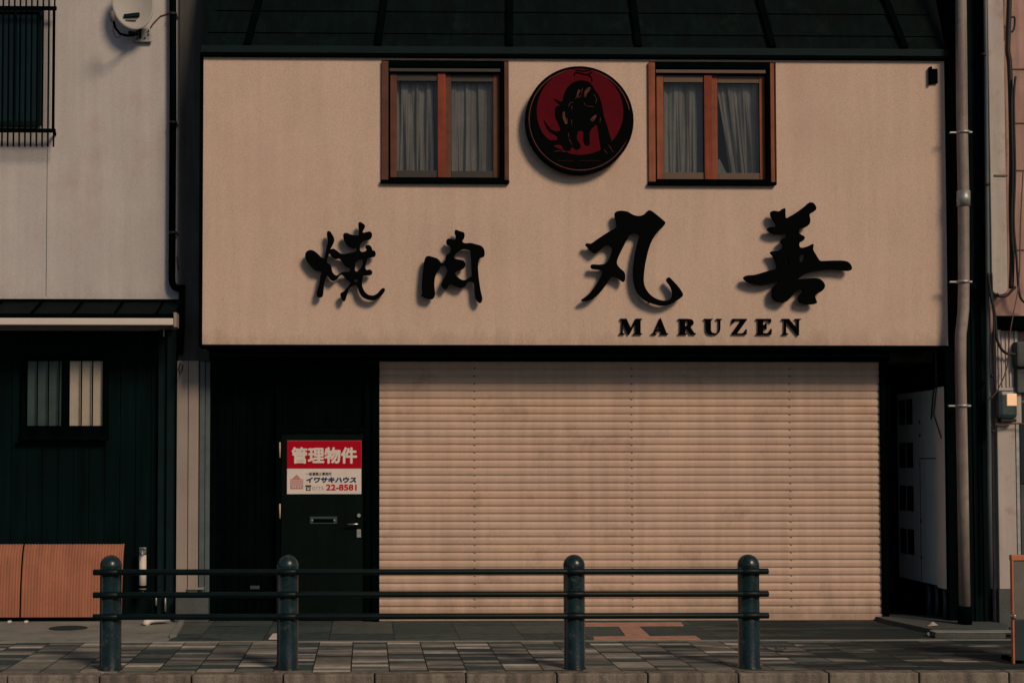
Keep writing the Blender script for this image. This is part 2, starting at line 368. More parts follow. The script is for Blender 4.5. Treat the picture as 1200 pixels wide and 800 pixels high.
# ------------------------------------------------------------------ ground
paving_mat('pavers', 0.302, 0.302, ground(275, 786).x, YK+0.02,
           [(0.0, (0.050, 0.080, 0.082)), (0.27, (0.125, 0.142, 0.130)), (0.50, (0.20, 0.20, 0.175)), (0.74, (0.31, 0.30, 0.26)), (0.92, (0.50, 0.49, 0.44))], joint=0.011, dark_streaks=0.85, sub=3, vjoint=0.25)
paving_mat('apron_slabs', 0.60, 0.60, ground(461, 740).x, 12.4,
           [(0.0, (0.046, 0.070, 0.070)), (0.4, (0.062, 0.088, 0.086)), (0.75, (0.085, 0.103, 0.096))], joint=0.008, jcol=(0.012, 0.014, 0.014), dark_streaks=0.8)
struct(MB().quad((-150, -150, -0.154), (150, -150, -0.154), (150, 250, -0.154), (-150, 250, -0.154)).build('ground', 'asphalt'))
struct(MB().quad((-60, -9, -0.15), (60, -9, -0.15), (60, YK-0.01, -0.15), (-60, YK-0.01, -0.15)).build('road', 'asphalt'))
YB = ground(300, 752).y            # back edge of the paver strip
struct(MB().prism([(-40, YK+0.16), (40, YK+0.16), (40, 16.0), (-40, 16.0)], -0.2, -0.012).build('ground', 'concrete_dark'))
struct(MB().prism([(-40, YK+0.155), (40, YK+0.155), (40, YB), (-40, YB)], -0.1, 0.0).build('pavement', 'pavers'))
k = MB(); step = 0.702; x = ground(15, 787).x-30*step
while x < 26:
    k.box(x+0.005, x+step-0.005, YK, YK+0.15, -0.20, 0.002+random.uniform(-.001, .001), 0.012); x += step
struct(k.build('kerb', 'kerb_stone'))
struct(MB().prism([(-40, YB+0.002), (40, YB+0.002), (40, YB+0.06), (-40, YB+0.06)], -0.1, 0.004).build('pavement', 'concrete'))
xa = ground(205, 746).x; xb = ground(215, 728).x
struct(MB().prism([(-40, YB+0.062), (xa-0.02, YB+0.062), (xb-0.02, 14.3), (-40, 14.3)], -0.1, 0.006).build('pavement', 'concrete'))
xe = X(1200, 13.4)+20
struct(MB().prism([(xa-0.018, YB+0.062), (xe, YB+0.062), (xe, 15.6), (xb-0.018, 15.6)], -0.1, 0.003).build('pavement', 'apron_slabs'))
# sloping bright border between the two aprons
g0, g1, g2, g3 = ground(199, 748), ground(207, 746), ground(217, 728), ground(212, 727)
MBx = MB().prism([(g0.x, g0.y), (g1.x, g1.y), (g2.x, g2.y), (g3.x, g3.y)], 0.0, 0.035)
struct(MBx.build('kerb', 'concrete'))
# raised concrete step at the right
st = [ground(*p) for p in ((1036, 730), (1092, 742.5), (1096, 748), (1178, 748), (1182, 737))]
foot = [(p.x, p.y) for p in st]+[(st[4].x, 13.9), (st[0].x, 14.2)]
tag(MB().prism(foot, 0.0, 0.045).build('concrete_step', 'concrete_dark', None, (foot[1][0], foot[1][1], 0.0)), 'low dark concrete step in front of the recess and the dark cladding', 'step')
m = MB(); a, c = ground(1097, 747.5), ground(1160, 736)
tag(m.box(a.x, c.x, a.y+0.012, a.y+0.16, 0.046, 0.055, 0.004).build('threshold_slab', 'concrete'), 'pale worn concrete slab at the foot of the thick pinkish downpipe', 'slab')

# brick inlay shaped like a capital I with wide bars
m = MB()
def gpoly(pts, z0, z1):
    w = [ground(*p, z=z1) for p in pts]; m.prism([(p.x, p.y) for p in w], z0, z1)
gpoly([(686, 733), (801, 732.5), (798, 728.3), (684, 729)], 0.0, 0.0085)
gpoly([(733, 744.5), (761, 744), (749, 733.4), (725, 733.6)], 0.0, 0.0080)
gpoly([(696, 749), (821, 748.4), (815, 744.3), (695, 745)], 0.0, 0.0090)
tag(m.build('brick_inlay', 'brick_inlay'), 'reddish brick bars set flush into the dark paving before the shutter', 'paving inlay')

# manhole
c = ground(80, 736.5); r = 0.185
t = thing('manhole_cover', (c.x, c.y, 0.006), 'round dark iron cover set in the pale concrete before the orange fence', 'manhole cover')
m = MB(); m.lathe(c.x, c.y, [(r, 0.0), (r, 0.011), (r-0.02, 0.011)], 48); m.build('cover_frame', 'iron_cover', t)
m = MB(); m.lathe(c.x, c.y, [(r-0.026, 0.0), (r-0.026, 0.013)], 48)
for i in range(-3, 4):
    for j in range(-3, 4):
        if i*i+j*j < 11: m.box(c.x+i*.042-.012, c.x+i*.042+.012, c.y+j*.042-.012, c.y+j*.042+.012, 0.013, 0.017, 0.002)
m.build('cover_plate', 'iron_cover', t)

# ================================================================== SHOP
shop = thing('shop_building', (X(660, YM), YM, 0), 'closed two storey shop with cream sign wall above a wide roller shutter', 'shop')
XL, XR = X(237, YP), X(1111, YP)
ZB, ZT = Z(404, YP), Z(69, YP)
WIN = [(447, 596, 73, 215), (761, 909, 73, 216)]
holes = []
for p in WIN:
    a, c = at(p[0], p[3], YP), at(p[1], p[2], YP); holes.append((a.x, c.x, min(a.z, c.z), c.z))
zh0 = min(h[2] for h in holes); zh1 = max(h[3] for h in holes)
m = MB()
xs = [XL, holes[0][0], holes[0][1], holes[1][0], holes[1][1], XR]; zs = [ZB, zh0, zh1, ZT]
V = {}
def vv(i, j):
    if (i, j) not in V: V[(i, j)] = m.bm.verts.new((xs[i], YP, zs[j]))
    return V[(i, j)]
for i in range(5):
    for j in range(3):
        if j == 1 and i in (1, 3): continue
        m.bm.faces.new((vv(i, j), vv(i+1, j), vv(i+1, j+1), vv(i, j+1)))
for h in holes:
    x0, x1 = h[0], h[1]; y1 = YP+0.16
    m.quad((x0, YP, zh0), (x0, YP, zh1), (x0, y1, zh1), (x0, y1, zh0)); m.quad((x1, YP, zh0), (x1, y1, zh0), (x1, y1, zh1), (x1, YP, zh1))
    m.quad((x0, YP, zh0), (x0, y1, zh0), (x1, y1, zh0), (x1, YP, zh0)); m.quad((x0, YP, zh1), (x1, YP, zh1), (x1, y1, zh1), (x0, y1, zh1))
yb = YM-0.003
m.quad((XL, YP, ZB), (XL, YP, ZT), (XL, yb, ZT), (XL, yb, ZB)); m.quad((XR, YP, ZB), (XR, yb, ZB), (XR, yb, ZT), (XR, YP, ZT))
m.quad((XL, YP, ZT), (XR, YP, ZT), (XR, yb, ZT), (XL, yb, ZT))
sign_wall = m.build('sign_wall', 'cream_stucco', shop)
m = MB(); m.box(XL+0.004, XR-0.004, YP+0.01, YM-0.006, ZB-0.022, ZB-0.002, 0.003); m.build('soffit', 'black_paint', sign_wall)
m = MB(); m.box(XL-0.035, XL-0.003, YP-0.012, YP+0.3, ZB-0.02, ZT+0.03, 0.004); m.build('edge_trim', 'black_paint', sign_wall)
m = MB(); m.box(XL-0.02, XR+0.02, YP-0.014, YP+0.03, ZB-0.03, ZB-0.004, 0.004); m.build('drip_edge', 'black_paint', sign_wall)

# main wall behind, in pieces round the ground floor opening
xw0, xw1 = X(209, YM), X(1118, YM)
XO0, XO1 = X(246, YM), X(1113.5, YM, 600)
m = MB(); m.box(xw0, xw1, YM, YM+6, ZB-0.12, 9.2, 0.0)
m.build('main_wall', 'pillar_paint_shaded', shop)
m = MB(); m.box(xw0, XO1-0.55, YM+0.32, YM+6, 0.0, ZB-0.125, 0.0); m.build('light_block', 'black_paint', shop)  # unseen black block added to stop light leaking through the gaps
# left pillar of the opening
m = MB()
zpb = Z(697, 14.0)
m.box(xw0, X(221, 14.0)-0.004, 14.0, 14.38, zpb, ZB-0.123, 0.004)
m.box(X(221, 14.0)+0.004, X(233, 14.0), 13.99, 14.38, zpb, ZB-0.123, 0.004)
m.box(X(221, 14.0)-0.004, X(221, 14.0)+0.004, 14.02, 14.38, zpb, ZB-0.124, 0.0)
pil = m.build('pillar', 'pillar_paint', shop)
m = MB(); m.box(X(234, 14.0), X(240, 14.0), 14.015, 14.09, zpb, ZB-0.125, 0.004); m.box(X(240.4, 14.0), X(246, 14.0), 14.04, 14.11, 0.2, ZB-0.125, 0.004)
m.build('pillar_reveal', 'pipe_blue', pil)
m = MB(); m.box(X(207, 13.9), X(245, 13.9), 13.90, 14.3, 0.0, Z(698, 13.9), 0.012); m.box(X(206, 13.88), X(245, 13.88), 13.87, 14.3, 0.0, Z(719, 13.88), 0.012)
m.build('pillar_base', 'concrete_dark', pil)
m = MB(); m.box(X(221, 13.97), X(240, 13.97), 13.96, 14.2, Z(690, 13.97), Z(687.5, 13.97), 0.004); m.build('pillar_cap', 'concrete', pil)
# header over the shutter and door
m = MB(); zh = Z(423, YS)
m.box(X(246, YS), X(1040, YS), YS-0.05, YM+0.3, zh, ZB-0.026, 0.006)
m.build('header', 'black_paint', shop)
m = MB(); m.box(X(246, YS-0.06), X(1040, YS-0.06), YS-0.075, YS-0.052, zh+0.05, zh+0.075, 0.004); m.build('header_rail', 'teal_metal', shop)
# dark siding left of the door
m = MB(); y = YD+0.06; x0 = X(246, YD); x1 = X(324, YD); n = 9
for i in range(n): m.box(x0+(x1-x0)*i/n+0.002, x0+(x1-x0)*(i+1)/n-0.002, y, y+0.06, 0.0, zh-0.002, 0.002)
m.build('siding', 'black_paint', shop)
for a, b in ((686, 690), (697, 700)): m = MB(); m.pbox(293, 304, a, b, YD+0.03, 0.03, 0.003); m.build('wall_vent', 'meter_body', shop)
# door
dz0 = 0.03; dz1 = Z(507, YD)
m = MB()
m.box(X(324, YD), X(330, YD)-0.002, YD-0.03, YD+0.10, 0.0, zh-0.002, 0.005)
m.box(X(427, YD)+0.002, X(436, YD), YD-0.03, YD+0.10, 0.0, zh-0.002, 0.005)
m.box(X(330, YD), X(427, YD), YD-0.028, YD+0.10, dz1+0.003, dz1+0.05, 0.005)
m.box(X(330, YD), X(427, YD), YD+0.03, YD+0.06, dz1+0.052, zh-0.004, 0.003)
frame = m.build('door_frame', 'black_paint', shop)
m = MB(); m.box(X(330, YD), X(427, YD), YD, YD+0.045, dz0, dz1, 0.004)
door = m.build('door', 'door_paint', shop)
for a, b in ((518, 536), (590, 607)):
    m = MB(); m.tube([at(328, b, YD-0.035), at(328, a, YD-0.035)], 0.008, 10); m.build('hinge', 'brass_hinge', door)
m = MB(); m.pbox(363, 395, 605, 613.5, YD-0.012, 0.012, 0.003); ls = m.build('letter_slot', 'meter_body', door)
m = MB(); m.pbox(367, 391, 607.5, 612, YD-0.016, 0.004, 0.002); m.build('slot_flap', 'black_paint', door)
for px in (366, 392):
    m = MB(); p = at(px, 609, YD-0.014); m.tube([p+Vector((0, -0.006, 0)), p], 0.010, 12); m.build('slot_end', 'galvanised', door)
m = MB(); p = at(420.5, 603.5, YD); m.tube([p, p+Vector((0, -0.022, 0))], 0.019, 18); m.build('lock_cylinder', 'galvanised', door)
m = MB(); p = at(420, 613.5, YD); q = at(407.5, 613.8, YD)
m.tube([p, p+Vector((0, -0.05, 0)), p+Vector((-0.012, -0.06, 0)), q+Vector((0, -0.06, 0))], 0.010, 12); m.build('door_handle', 'steel', door)
m = MB(); m.pbox(418, 423, 620, 629.5, YD-0.010, 0.010, 0.003); m.build('keyhole_plate', 'galvanised', door)

# roller shutter
sx0, sx1 = X(444, YS), X(1033, YS, 600); sz1 = zh
pitch = 0.0785
prof = []
z = 0.075
nsl = int((sz1+0.02-z)/pitch)+1
for i in range(nsl):
    zb = z+i*pitch
    for k in range(9):
        t = k/9
        prof.append((zb+t*pitch*0.90, YS+0.014-0.0125*math.sin(math.pi*(0.10+0.82*t))+(0.0025 if k == 4 else 0)))
    prof.append((zb+pitch*0.925, YS+0.017)); prof.append((zb+pitch*0.98, YS+0.017))
prof = [p for p in prof if p[0] < sz1-0.002]
m = MB(); nu = 40
vs = [[m.bm.verts.new((sx0+(sx1-sx0)*i/nu, yy+0.0030*mnoise.noise((i*0.35, zz*3, 1.7))+0.0014*mnoise.noise((i*0.9, zz*13, 4.1)), zz)) for zz, yy in prof] for i in range(nu+1)]
for i in range(nu):
    for j in range(len(prof)-1):
        f = m.bm.faces.new((vs[i][j], vs[i+1][j], vs[i+1][j+1], vs[i][j+1])); f.smooth = True
shutter = m.build('roller_shutter', 'shutter_paint', shop)
m = MB(); m.box(sx0, sx1, YS-0.008, YS+0.03, 0.006, 0.072, 0.006); m.build('bottom_bar', 'shutter_paint', shutter)
clip = None
for px in (556, 740, 925):
    for i in range(nsl-1):
        zc = z+(i+0.90)*pitch
        if zc > sz1-0.03: continue
        if clip is None:
            m = MB(); m.box(X(px, YS)-0.009, X(px, YS)+0.009, YS+0.006, YS+0.024, zc-0.010, zc+0.010, 0.003)
            clip = m.build('slat_clip', 'clip_paint', shutter); cx0, cz0 = X(px, YS), zc
        else:
            c2 = clip.copy(); COL.objects.link(c2); c2.parent = shutter; c2.location = clip.location+Vector((X(px, YS)-cx0, 0, zc-cz0))
m = MB(); m.box(X(436, YS)+0.003, sx0+0.006, YS-0.035, YS+0.09, 0.0, zh-0.003, 0.005); m.build('guide_rail', 'black_paint', shutter)
m = MB(); m.box(sx1-0.006, sx1+0.06, YS-0.03, YS+0.09, 0.0, zh-0.003, 0.005); m.build('guide_rail', 'black_paint', shutter)
# right recess: dark back and inner walls
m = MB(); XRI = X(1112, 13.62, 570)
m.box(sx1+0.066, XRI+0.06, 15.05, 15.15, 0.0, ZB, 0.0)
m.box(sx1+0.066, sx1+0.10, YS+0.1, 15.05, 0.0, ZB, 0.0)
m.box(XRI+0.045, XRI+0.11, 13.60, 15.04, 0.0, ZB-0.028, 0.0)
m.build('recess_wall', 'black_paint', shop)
m = MB()
for px in (1098, 1104): m.tube([(X(px, 14.0, 430), 14.0, Z(457, 14.0)), (X(px, 14.0, 430), 14.0, ZB-0.03)], 0.022, 12)
m.build('conduit', 'pipe_blue', shop)
m = MB(); m.tube([(X(1062, 14.4), 14.38, Z(428, 14.4)), (X(1062, 14.4), 14.44, Z(428, 14.4))], 0.012, 10); m.build('bolt', 'steel', shop)

# dark metal roof skirt above the sign wall
def roof(u, v):
    y = YP-0.03+0.62*v; z = ZT+0.015+1.75*v
    xl = XL-0.02+0.40*v; xr = XR+0.02-0.40*v
    return Vector((xl+(xr-xl)*u, y, z))
m = MB()
nu = 6
for j in range(7):           # overlapping courses of sheet
    v0, v1 = j/7, (j+1)/7
    A, B, C, D = roof(0, v0), roof(1, v0), roof(1, v1), roof(0, v1)
    o = Vector((0, -0.014, 0.0))
    m.quad(A+o, B+o, C, D); m.quad(A+o, A+Vector((0, 0.004, 0)), B+Vector((0, 0.004, 0)), B+o)
m.quad(roof(0, 0), roof(0, 1), (roof(0, 0).x, YM, roof(0, 1).z), (roof(0, 0).x, YM, ZT))
m.quad(roof(1, 0), (roof(1, 0).x, YM, ZT), (roof(1, 0).x, YM, roof(1, 1).z), roof(1, 1))
rf = m.build('roof', 'roof_metal', shop)
for px in (290, 443, 597, 748, 905, 1060):
    u = (X(px, YP, 60)-XL)/(XR-XL); p0, p1 = roof(u, 0.06), roof(u, 1)
    m = MB(); w = 0.032
    o = Vector((0, -0.045, 0.012)); b = Vector((0, 0.0, 0))
    pts0 = [p0+Vector((-w, 0, 0)), p0+Vector((-w, 0, 0))+o, p0+Vector((w, 0, 0))+o, p0+Vector((w, 0, 0))]
    pts1 = [p+(p1-p0) for p in pts0]
    for k in range(3): m.quad(pts0[k], pts0[k+1], pts1[k+1], pts1[k])
    m.quad(*pts0); m.build('roof_rib', 'black_paint', rf)
m = MB(); m.box(XL-0.03, XR+0.03, YP-0.05, YP+0.02, ZT+0.004, ZT+0.032, 0.004); m.build('flashing', 'black_paint', rf)
m = MB(); m.box(XL-0.02, XR+0.02, YP-0.052, YP-0.046, ZT+0.034, ZT+0.105, 0.002); m.build('eave_band', 'teal_metal', rf)

# windows
def shop_window(p, kind):
    wood = 'window_wood_lit' if kind else 'window_wood_dim'  # one wood in two tones: the right window's warmer light is in the colour
    px0, px1, py0, py1 = p
    dx = px0-447
    f = MB(); yo = YP-0.03
    f.box(X(px0+8.3, YP), X(px1-4.8, YP), YP-0.018, YP+0.12, Z(py0+6.5, YP), Z(py0-0.5, YP), 0.004)
    f.box(X(px0+8.3, YP), X(px1-4.8, YP), YP-0.018, YP+0.12, Z(py1-1, YP), Z(py1-6.5, YP), 0.004)
    f.box(X(px0+8.3, YP), X(px0+9.8, YP), YP-0.01, YP+0.12, Z(py1-5.5, YP), Z(py0+5.5, YP), 0.002)
    f.box(X(px1-8.6, YP), X(px1-4.9, YP), YP-0.014, YP+0.12, Z(py1-5.5, YP), Z(py0+5.5, YP), 0.003)
    w = f.build('window', 'black_paint', shop)
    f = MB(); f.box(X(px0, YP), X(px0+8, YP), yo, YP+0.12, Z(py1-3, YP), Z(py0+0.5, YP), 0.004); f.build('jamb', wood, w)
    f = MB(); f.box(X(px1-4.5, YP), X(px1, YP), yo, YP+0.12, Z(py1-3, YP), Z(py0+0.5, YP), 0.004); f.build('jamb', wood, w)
    f = MB(); f.box(X(px0-1, YP), X(px1+1, YP), YP-0.05, YP-0.004, Z(py1+1, YP), Z(py1-2.5, YP), 0.004); f.build('sill', 'black_paint', w)
    f = MB(); f.box(X(px0+9, YP), X(px1-9, YP), YP-0.01, YP+0.01, Z(py0+12, YP), Z(py0+8, YP), 0.004); f.build('lintel_strip', 'sash_wood_lit' if kind else 'sash_wood_dim', w)
    zt, zb = Z(py0+13, YP), Z(py1-7, YP)
    # sashes: stiles and rails
    for (a, b, c, d, yy) in ((10.2, 18.3, 66, 75.5, 0.03), (75.8, 83, 131.5, 140, 0.045)):
        Y0 = YP+yy
        if a > 50: a, b = 74.3, 82
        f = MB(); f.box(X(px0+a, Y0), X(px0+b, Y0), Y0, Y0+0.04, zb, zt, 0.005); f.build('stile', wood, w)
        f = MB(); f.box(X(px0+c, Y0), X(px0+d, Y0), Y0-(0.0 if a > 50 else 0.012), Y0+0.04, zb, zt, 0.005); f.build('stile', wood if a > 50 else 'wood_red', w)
        Y1 = Y0+0.006; hr = Z(0, YP)-Z(8.5, YP)
        for z0_, z1_ in ((zt-hr, zt-0.001), (zb+0.001, zb+hr)):
            f = MB(); f.box(X(px0+b, Y0)+0.001, X(px0+c, Y0)-0.001, Y1, Y1+0.03, z0_, z1_, 0.004); f.build('rail', 'sash_wood_lit' if kind else 'sash_wood_dim', w)
        f = MB(); xq0, xq1 = X(px0+b, Y0)-0.003, X(px0+c, Y0)+0.003; f.quad((xq0, Y1+0.015, zb+0.02), (xq1, Y1+0.015, zb+0.02), (xq1, Y1+0.015, zt-0.02), (xq0, Y1+0.015, zt-0.02)); f.build('pane', 'window_glass', w)
        # curtain behind this pane
        xa, xb = X(px0+b, Y0)-0.05, X(px0+c, Y0)+0.05
        if kind: gap = ((xb-xa)*0.86, 0.0) if a < 50 else (0, 1)
        ph = random.uniform(0, 6); f1, f2, am = random.uniform(15, 25), random.uniform(38, 60), random.uniform(0.016, 0.026)
        left_lean = kind and a > 50
        def cur(u, v, xa=xa, xb=xb, ph=ph, lean=left_lean, f1=f1, f2=f2, am=am):
            zz = zb-0.02+(zt-zb+0.03)*v
            l = xa
            if lean: l = xa+0.06+0.15*(1-v)**1.0
            x = l+(xb-l)*u
            s = 1.0-0.35*v
            fold = am*math.sin(f1*u+4*u*u+ph+0.6*math.sin(3*v+ph)+1.3*v)+0.011*math.sin(f2*u+1.7*ph-1.6*v)+0.006*math.sin(97*u+ph*3)
            edge = 0.06 if not lean else 0.03
            return Vector((x+0.006*math.sin(31*u+4*v), YP+0.15+fold*s*1.25+edge*max(0, u-0.82)*4*(0.3 if lean else 1), zz))
        f = MB(); f.grid(cur, 120, 14); f.build('curtain', 'curtain_cloth', w)
        if left_lean:
            f = MB(); f.quad(at(px0+82, 186, YP+0.14), at(px0+91, 204, YP+0.14), at(px0+80, 204, YP+0.15), at(px0+78, 190, YP+0.15)); f.build('curtain_hem', 'curtain_cloth', w)
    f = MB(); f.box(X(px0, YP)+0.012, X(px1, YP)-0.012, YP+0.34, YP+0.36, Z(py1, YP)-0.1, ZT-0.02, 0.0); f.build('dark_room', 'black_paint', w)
for i, p in enumerate(WIN): shop_window(p, i)
m = MB(); m.box(X(1092, YP), X(1094.5, YP), YP-0.05, YP-0.001, Z(97, YP), Z(77, YP), 0.003); m.box(X(1094.8, YP), X(1102, YP), YP-0.03, YP-0.001, Z(96, YP), Z(79, YP), 0.003)
tag(m.build('wall_bracket', 'black_paint'), 'small black metal bracket at the upper corner of the cream wall beside the downpipe', 'bracket')

# ------------------------------------------------------------------ sign letters
SO = 0.062; TH = 0.040; YLt = YP-SO-TH
def letter_posts(mb, pts, r=0.009):
    for p in pts:
        q = at(p[0], p[1], YLt); mb.tube([(q.x, YLt+TH-0.004, q.z), (q.x, YP, q.z)], r, 8)
def big_char(loops, ox, oy, sc, posts, label):
    lp = trace(loops, ox, oy, sc, YLt)
    m = plate(lp, YLt, TH, 0.003)
    o = m.build('sign_character', 'black_letter', None, at(ox, oy, YP)); tag(o, label, 'sign character', 'black brush stroke characters on the cream wall')
    m = MB(); letter_posts(m, posts); m.build('standoff', 'black_letter', o)
big_char([[(240,150),(243,120),(260,114),(272,122),(290,150),(303,180),(297,212),(278,250),(268,270),(282,266),(300,265),(325,280),(350,300),(380,308),(430,302),(470,292),(490,280),(488,254),(465,255),(430,245),(400,215),(384,182),(379,150),(388,133),(412,130),(450,145),(490,150),(510,145),(512,105),(508,65),(511,43),(526,37),(550,50),(566,70),(556,95),(546,115),(552,128),(580,122),(607,118),(626,138),(620,168),(600,186),(570,191),(541,202),(527,227),(521,258),(527,284),(545,292),(568,286),(578,270),(568,250),(577,235),(600,233),(620,250),(630,276),(650,285),(657,310),(645,330),(610,338),(587,346),(580,370),(572,400),(570,432),(582,445),(605,441),(625,455),(626,475),(605,489),(575,490),(551,496),(545,522),(540,560),(548,600),(570,637),(600,658),(640,661),(675,640),(703,608),(722,599),(736,608),(729,632),(702,665),(670,690),(630,701),(585,695),(545,675),(520,642),(508,610),(500,585),(486,570),(462,578),(441,590),(428,607),(415,642),(402,688),(390,709),(370,700),(355,657),(360,641),(380,630),(405,606),(425,582),(440,556),(430,538),(402,518),(380,492),(365,482),(350,491),(330,516),(305,535),(276,530),(256,507),(240,492),(226,522),(216,570),(209,640),(203,667),(184,678),(160,671),(152,648),(160,610),(175,560),(185,500),(195,457),(170,454),(130,440),(95,402),(65,362),(55,322),(66,290),(95,275),(125,280),(160,305),(190,335),(215,345),(226,310),(236,260),(246,200)],
          [(262,305),(285,335),(310,350),(345,347),(370,370),(385,397),(402,413),(427,422),(438,445),(420,462),(390,460),(365,466),(345,480),(325,492),(302,481),(286,455),(279,420),(268,400),(246,385),(241,368),(250,330)],
          [(490,368),(518,353),(545,357),(541,400),(521,440),(497,460),(480,445),(482,400)],
          [(472,530),(490,521),(505,531),(499,547),(481,547)]],
         350, 255, 800/110, [(381, 315), (375, 340), (410, 300), (422, 330), (412, 275)], 'brush stroke character with fat oval dot and thin hook curling up at its foot')
big_char([[(386,132),(386,112),(396,103),(430,115),(460,125),(470,145),(465,175),(451,195),(456,210),(480,218),(520,215),(560,225),(610,240),(635,270),(640,310),(634,330),(610,340),(591,357),(583,400),(585,450),(590,510),(598,570),(608,630),(620,680),(618,708),(605,725),(585,716),(565,690),(555,640),(552,590),(545,552),(530,541),(507,542),(491,556),(480,575),(463,590),(440,596),(400,585),(367,566),(345,566),(330,580),(318,604),(300,606),(280,590),(271,570),(286,530),(310,480),(324,440),(310,412),(285,406),(266,416),(258,436),(241,456),(226,482),(215,520),(212,580),(218,640),(214,670),(198,690),(170,692),(130,680),(111,652),(105,600),(108,520),(118,420),(125,370),(138,336),(160,326),(200,335),(240,350),(262,374),(276,388),(294,382),(305,350),(317,316),(343,296),(350,262),(344,242),(325,231),(313,210),(319,186),(340,178),(370,186),(389,186),(394,160)],
          [(380,332),(400,302),(430,277),(462,266),(500,271),(521,284),(525,330),(527,400),(530,470),(527,497),(505,511),(480,529),(450,530),(415,510),(391,486),(387,466),(410,451),(448,440),(474,415),(475,386),(455,363),(422,356),(391,350)]],
         480, 255, 800/110, [(502, 325), (535, 290), (560, 310), (528, 330), (495, 345)], 'brush stroke character like a small hut with one thick detached post')
big_char([[(281,72),(290,49),(330,42),(375,50),(410,70),(450,80),(485,72),(506,54),(525,39),(550,46),(600,85),(636,116),(645,133),(622,165),(591,195),(566,226),(545,266),(525,320),(508,390),(497,450),(490,520),(493,570),(511,615),(546,655),(590,680),(640,690),(679,680),(697,656),(695,620),(680,582),(656,548),(658,529),(674,522),(700,546),(740,590),(771,638),(767,660),(736,685),(700,706),(660,722),(610,725),(560,712),(505,690),(460,650),(431,600),(418,540),(415,470),(422,400),(433,330),(450,265),(462,218),(450,201),(420,200),(396,213),(373,241),(350,286),(325,336),(301,390),(297,425),(316,454),(346,481),(356,507),(353,543),(342,553),(310,532),(275,515),(251,526),(221,571),(180,625),(140,665),(100,687),(55,693),(39,685),(60,668),(100,635),(145,580),(180,520),(194,477),(165,466),(120,460),(108,442),(118,429),(170,430),(208,424),(234,400),(257,352),(267,316),(255,293),(230,286),(206,298),(180,321),(142,347),(112,332),(86,306),(70,287),(80,276),(110,278),(150,250),(210,210),(268,176),(294,154),(291,118)]],
         675, 240, 800/130, [(727, 262), (700, 288), (750, 300), (712, 312), (765, 350)], 'tall brush stroke character with a wide sweeping hook directly above the small roman letters')
big_char([[(222,103),(244,96),(275,100),(299,83),(317,82),(318,110),(322,144),(345,135),(400,102),(450,65),(475,43),(500,42),(520,62),(524,85),(505,105),(480,121),(485,155),(479,185),(455,205),(421,215),(411,235),(416,252),(440,265),(448,280),(435,298),(413,311),(413,334),(427,344),(465,335),(499,319),(507,326),(504,355),(520,385),(544,424),(562,432),(620,430),(700,430),(740,440),(760,465),(762,489),(740,497),(690,492),(620,488),(540,495),(480,508),(440,525),(402,554),(430,552),(480,548),(530,548),(560,560),(580,585),(581,610),(560,635),(526,655),(517,670),(525,695),(528,714),(500,722),(450,720),(415,707),(406,690),(415,660),(438,630),(428,616),(400,630),(375,650),(350,680),(320,705),(290,708),(250,695),(231,670),(231,620),(250,595),(278,575),(268,567),(230,580),(190,590),(140,592),(85,580),(55,565),(39,546),(56,530),(110,525),(165,510),(215,495),(260,482),(258,450),(245,410),(219,377),(227,368),(265,365),(297,346),(304,322),(287,304),(297,286),(328,266),(330,246),(300,250),(250,250),(211,235),(198,216),(215,204),(249,204),(257,185),(240,160),(222,130)],
          [(319,425),(330,416),(340,435),(335,459),(323,454)],
          [(411,410),(426,391),(444,389),(448,406),(435,434),(416,439)]],
         865, 230, 800/140, [(925, 262), (935, 295), (900, 322), (985, 312), (925, 340)], 'brush stroke character with one long horizontal stroke through its middle')
YLs = YP-0.030
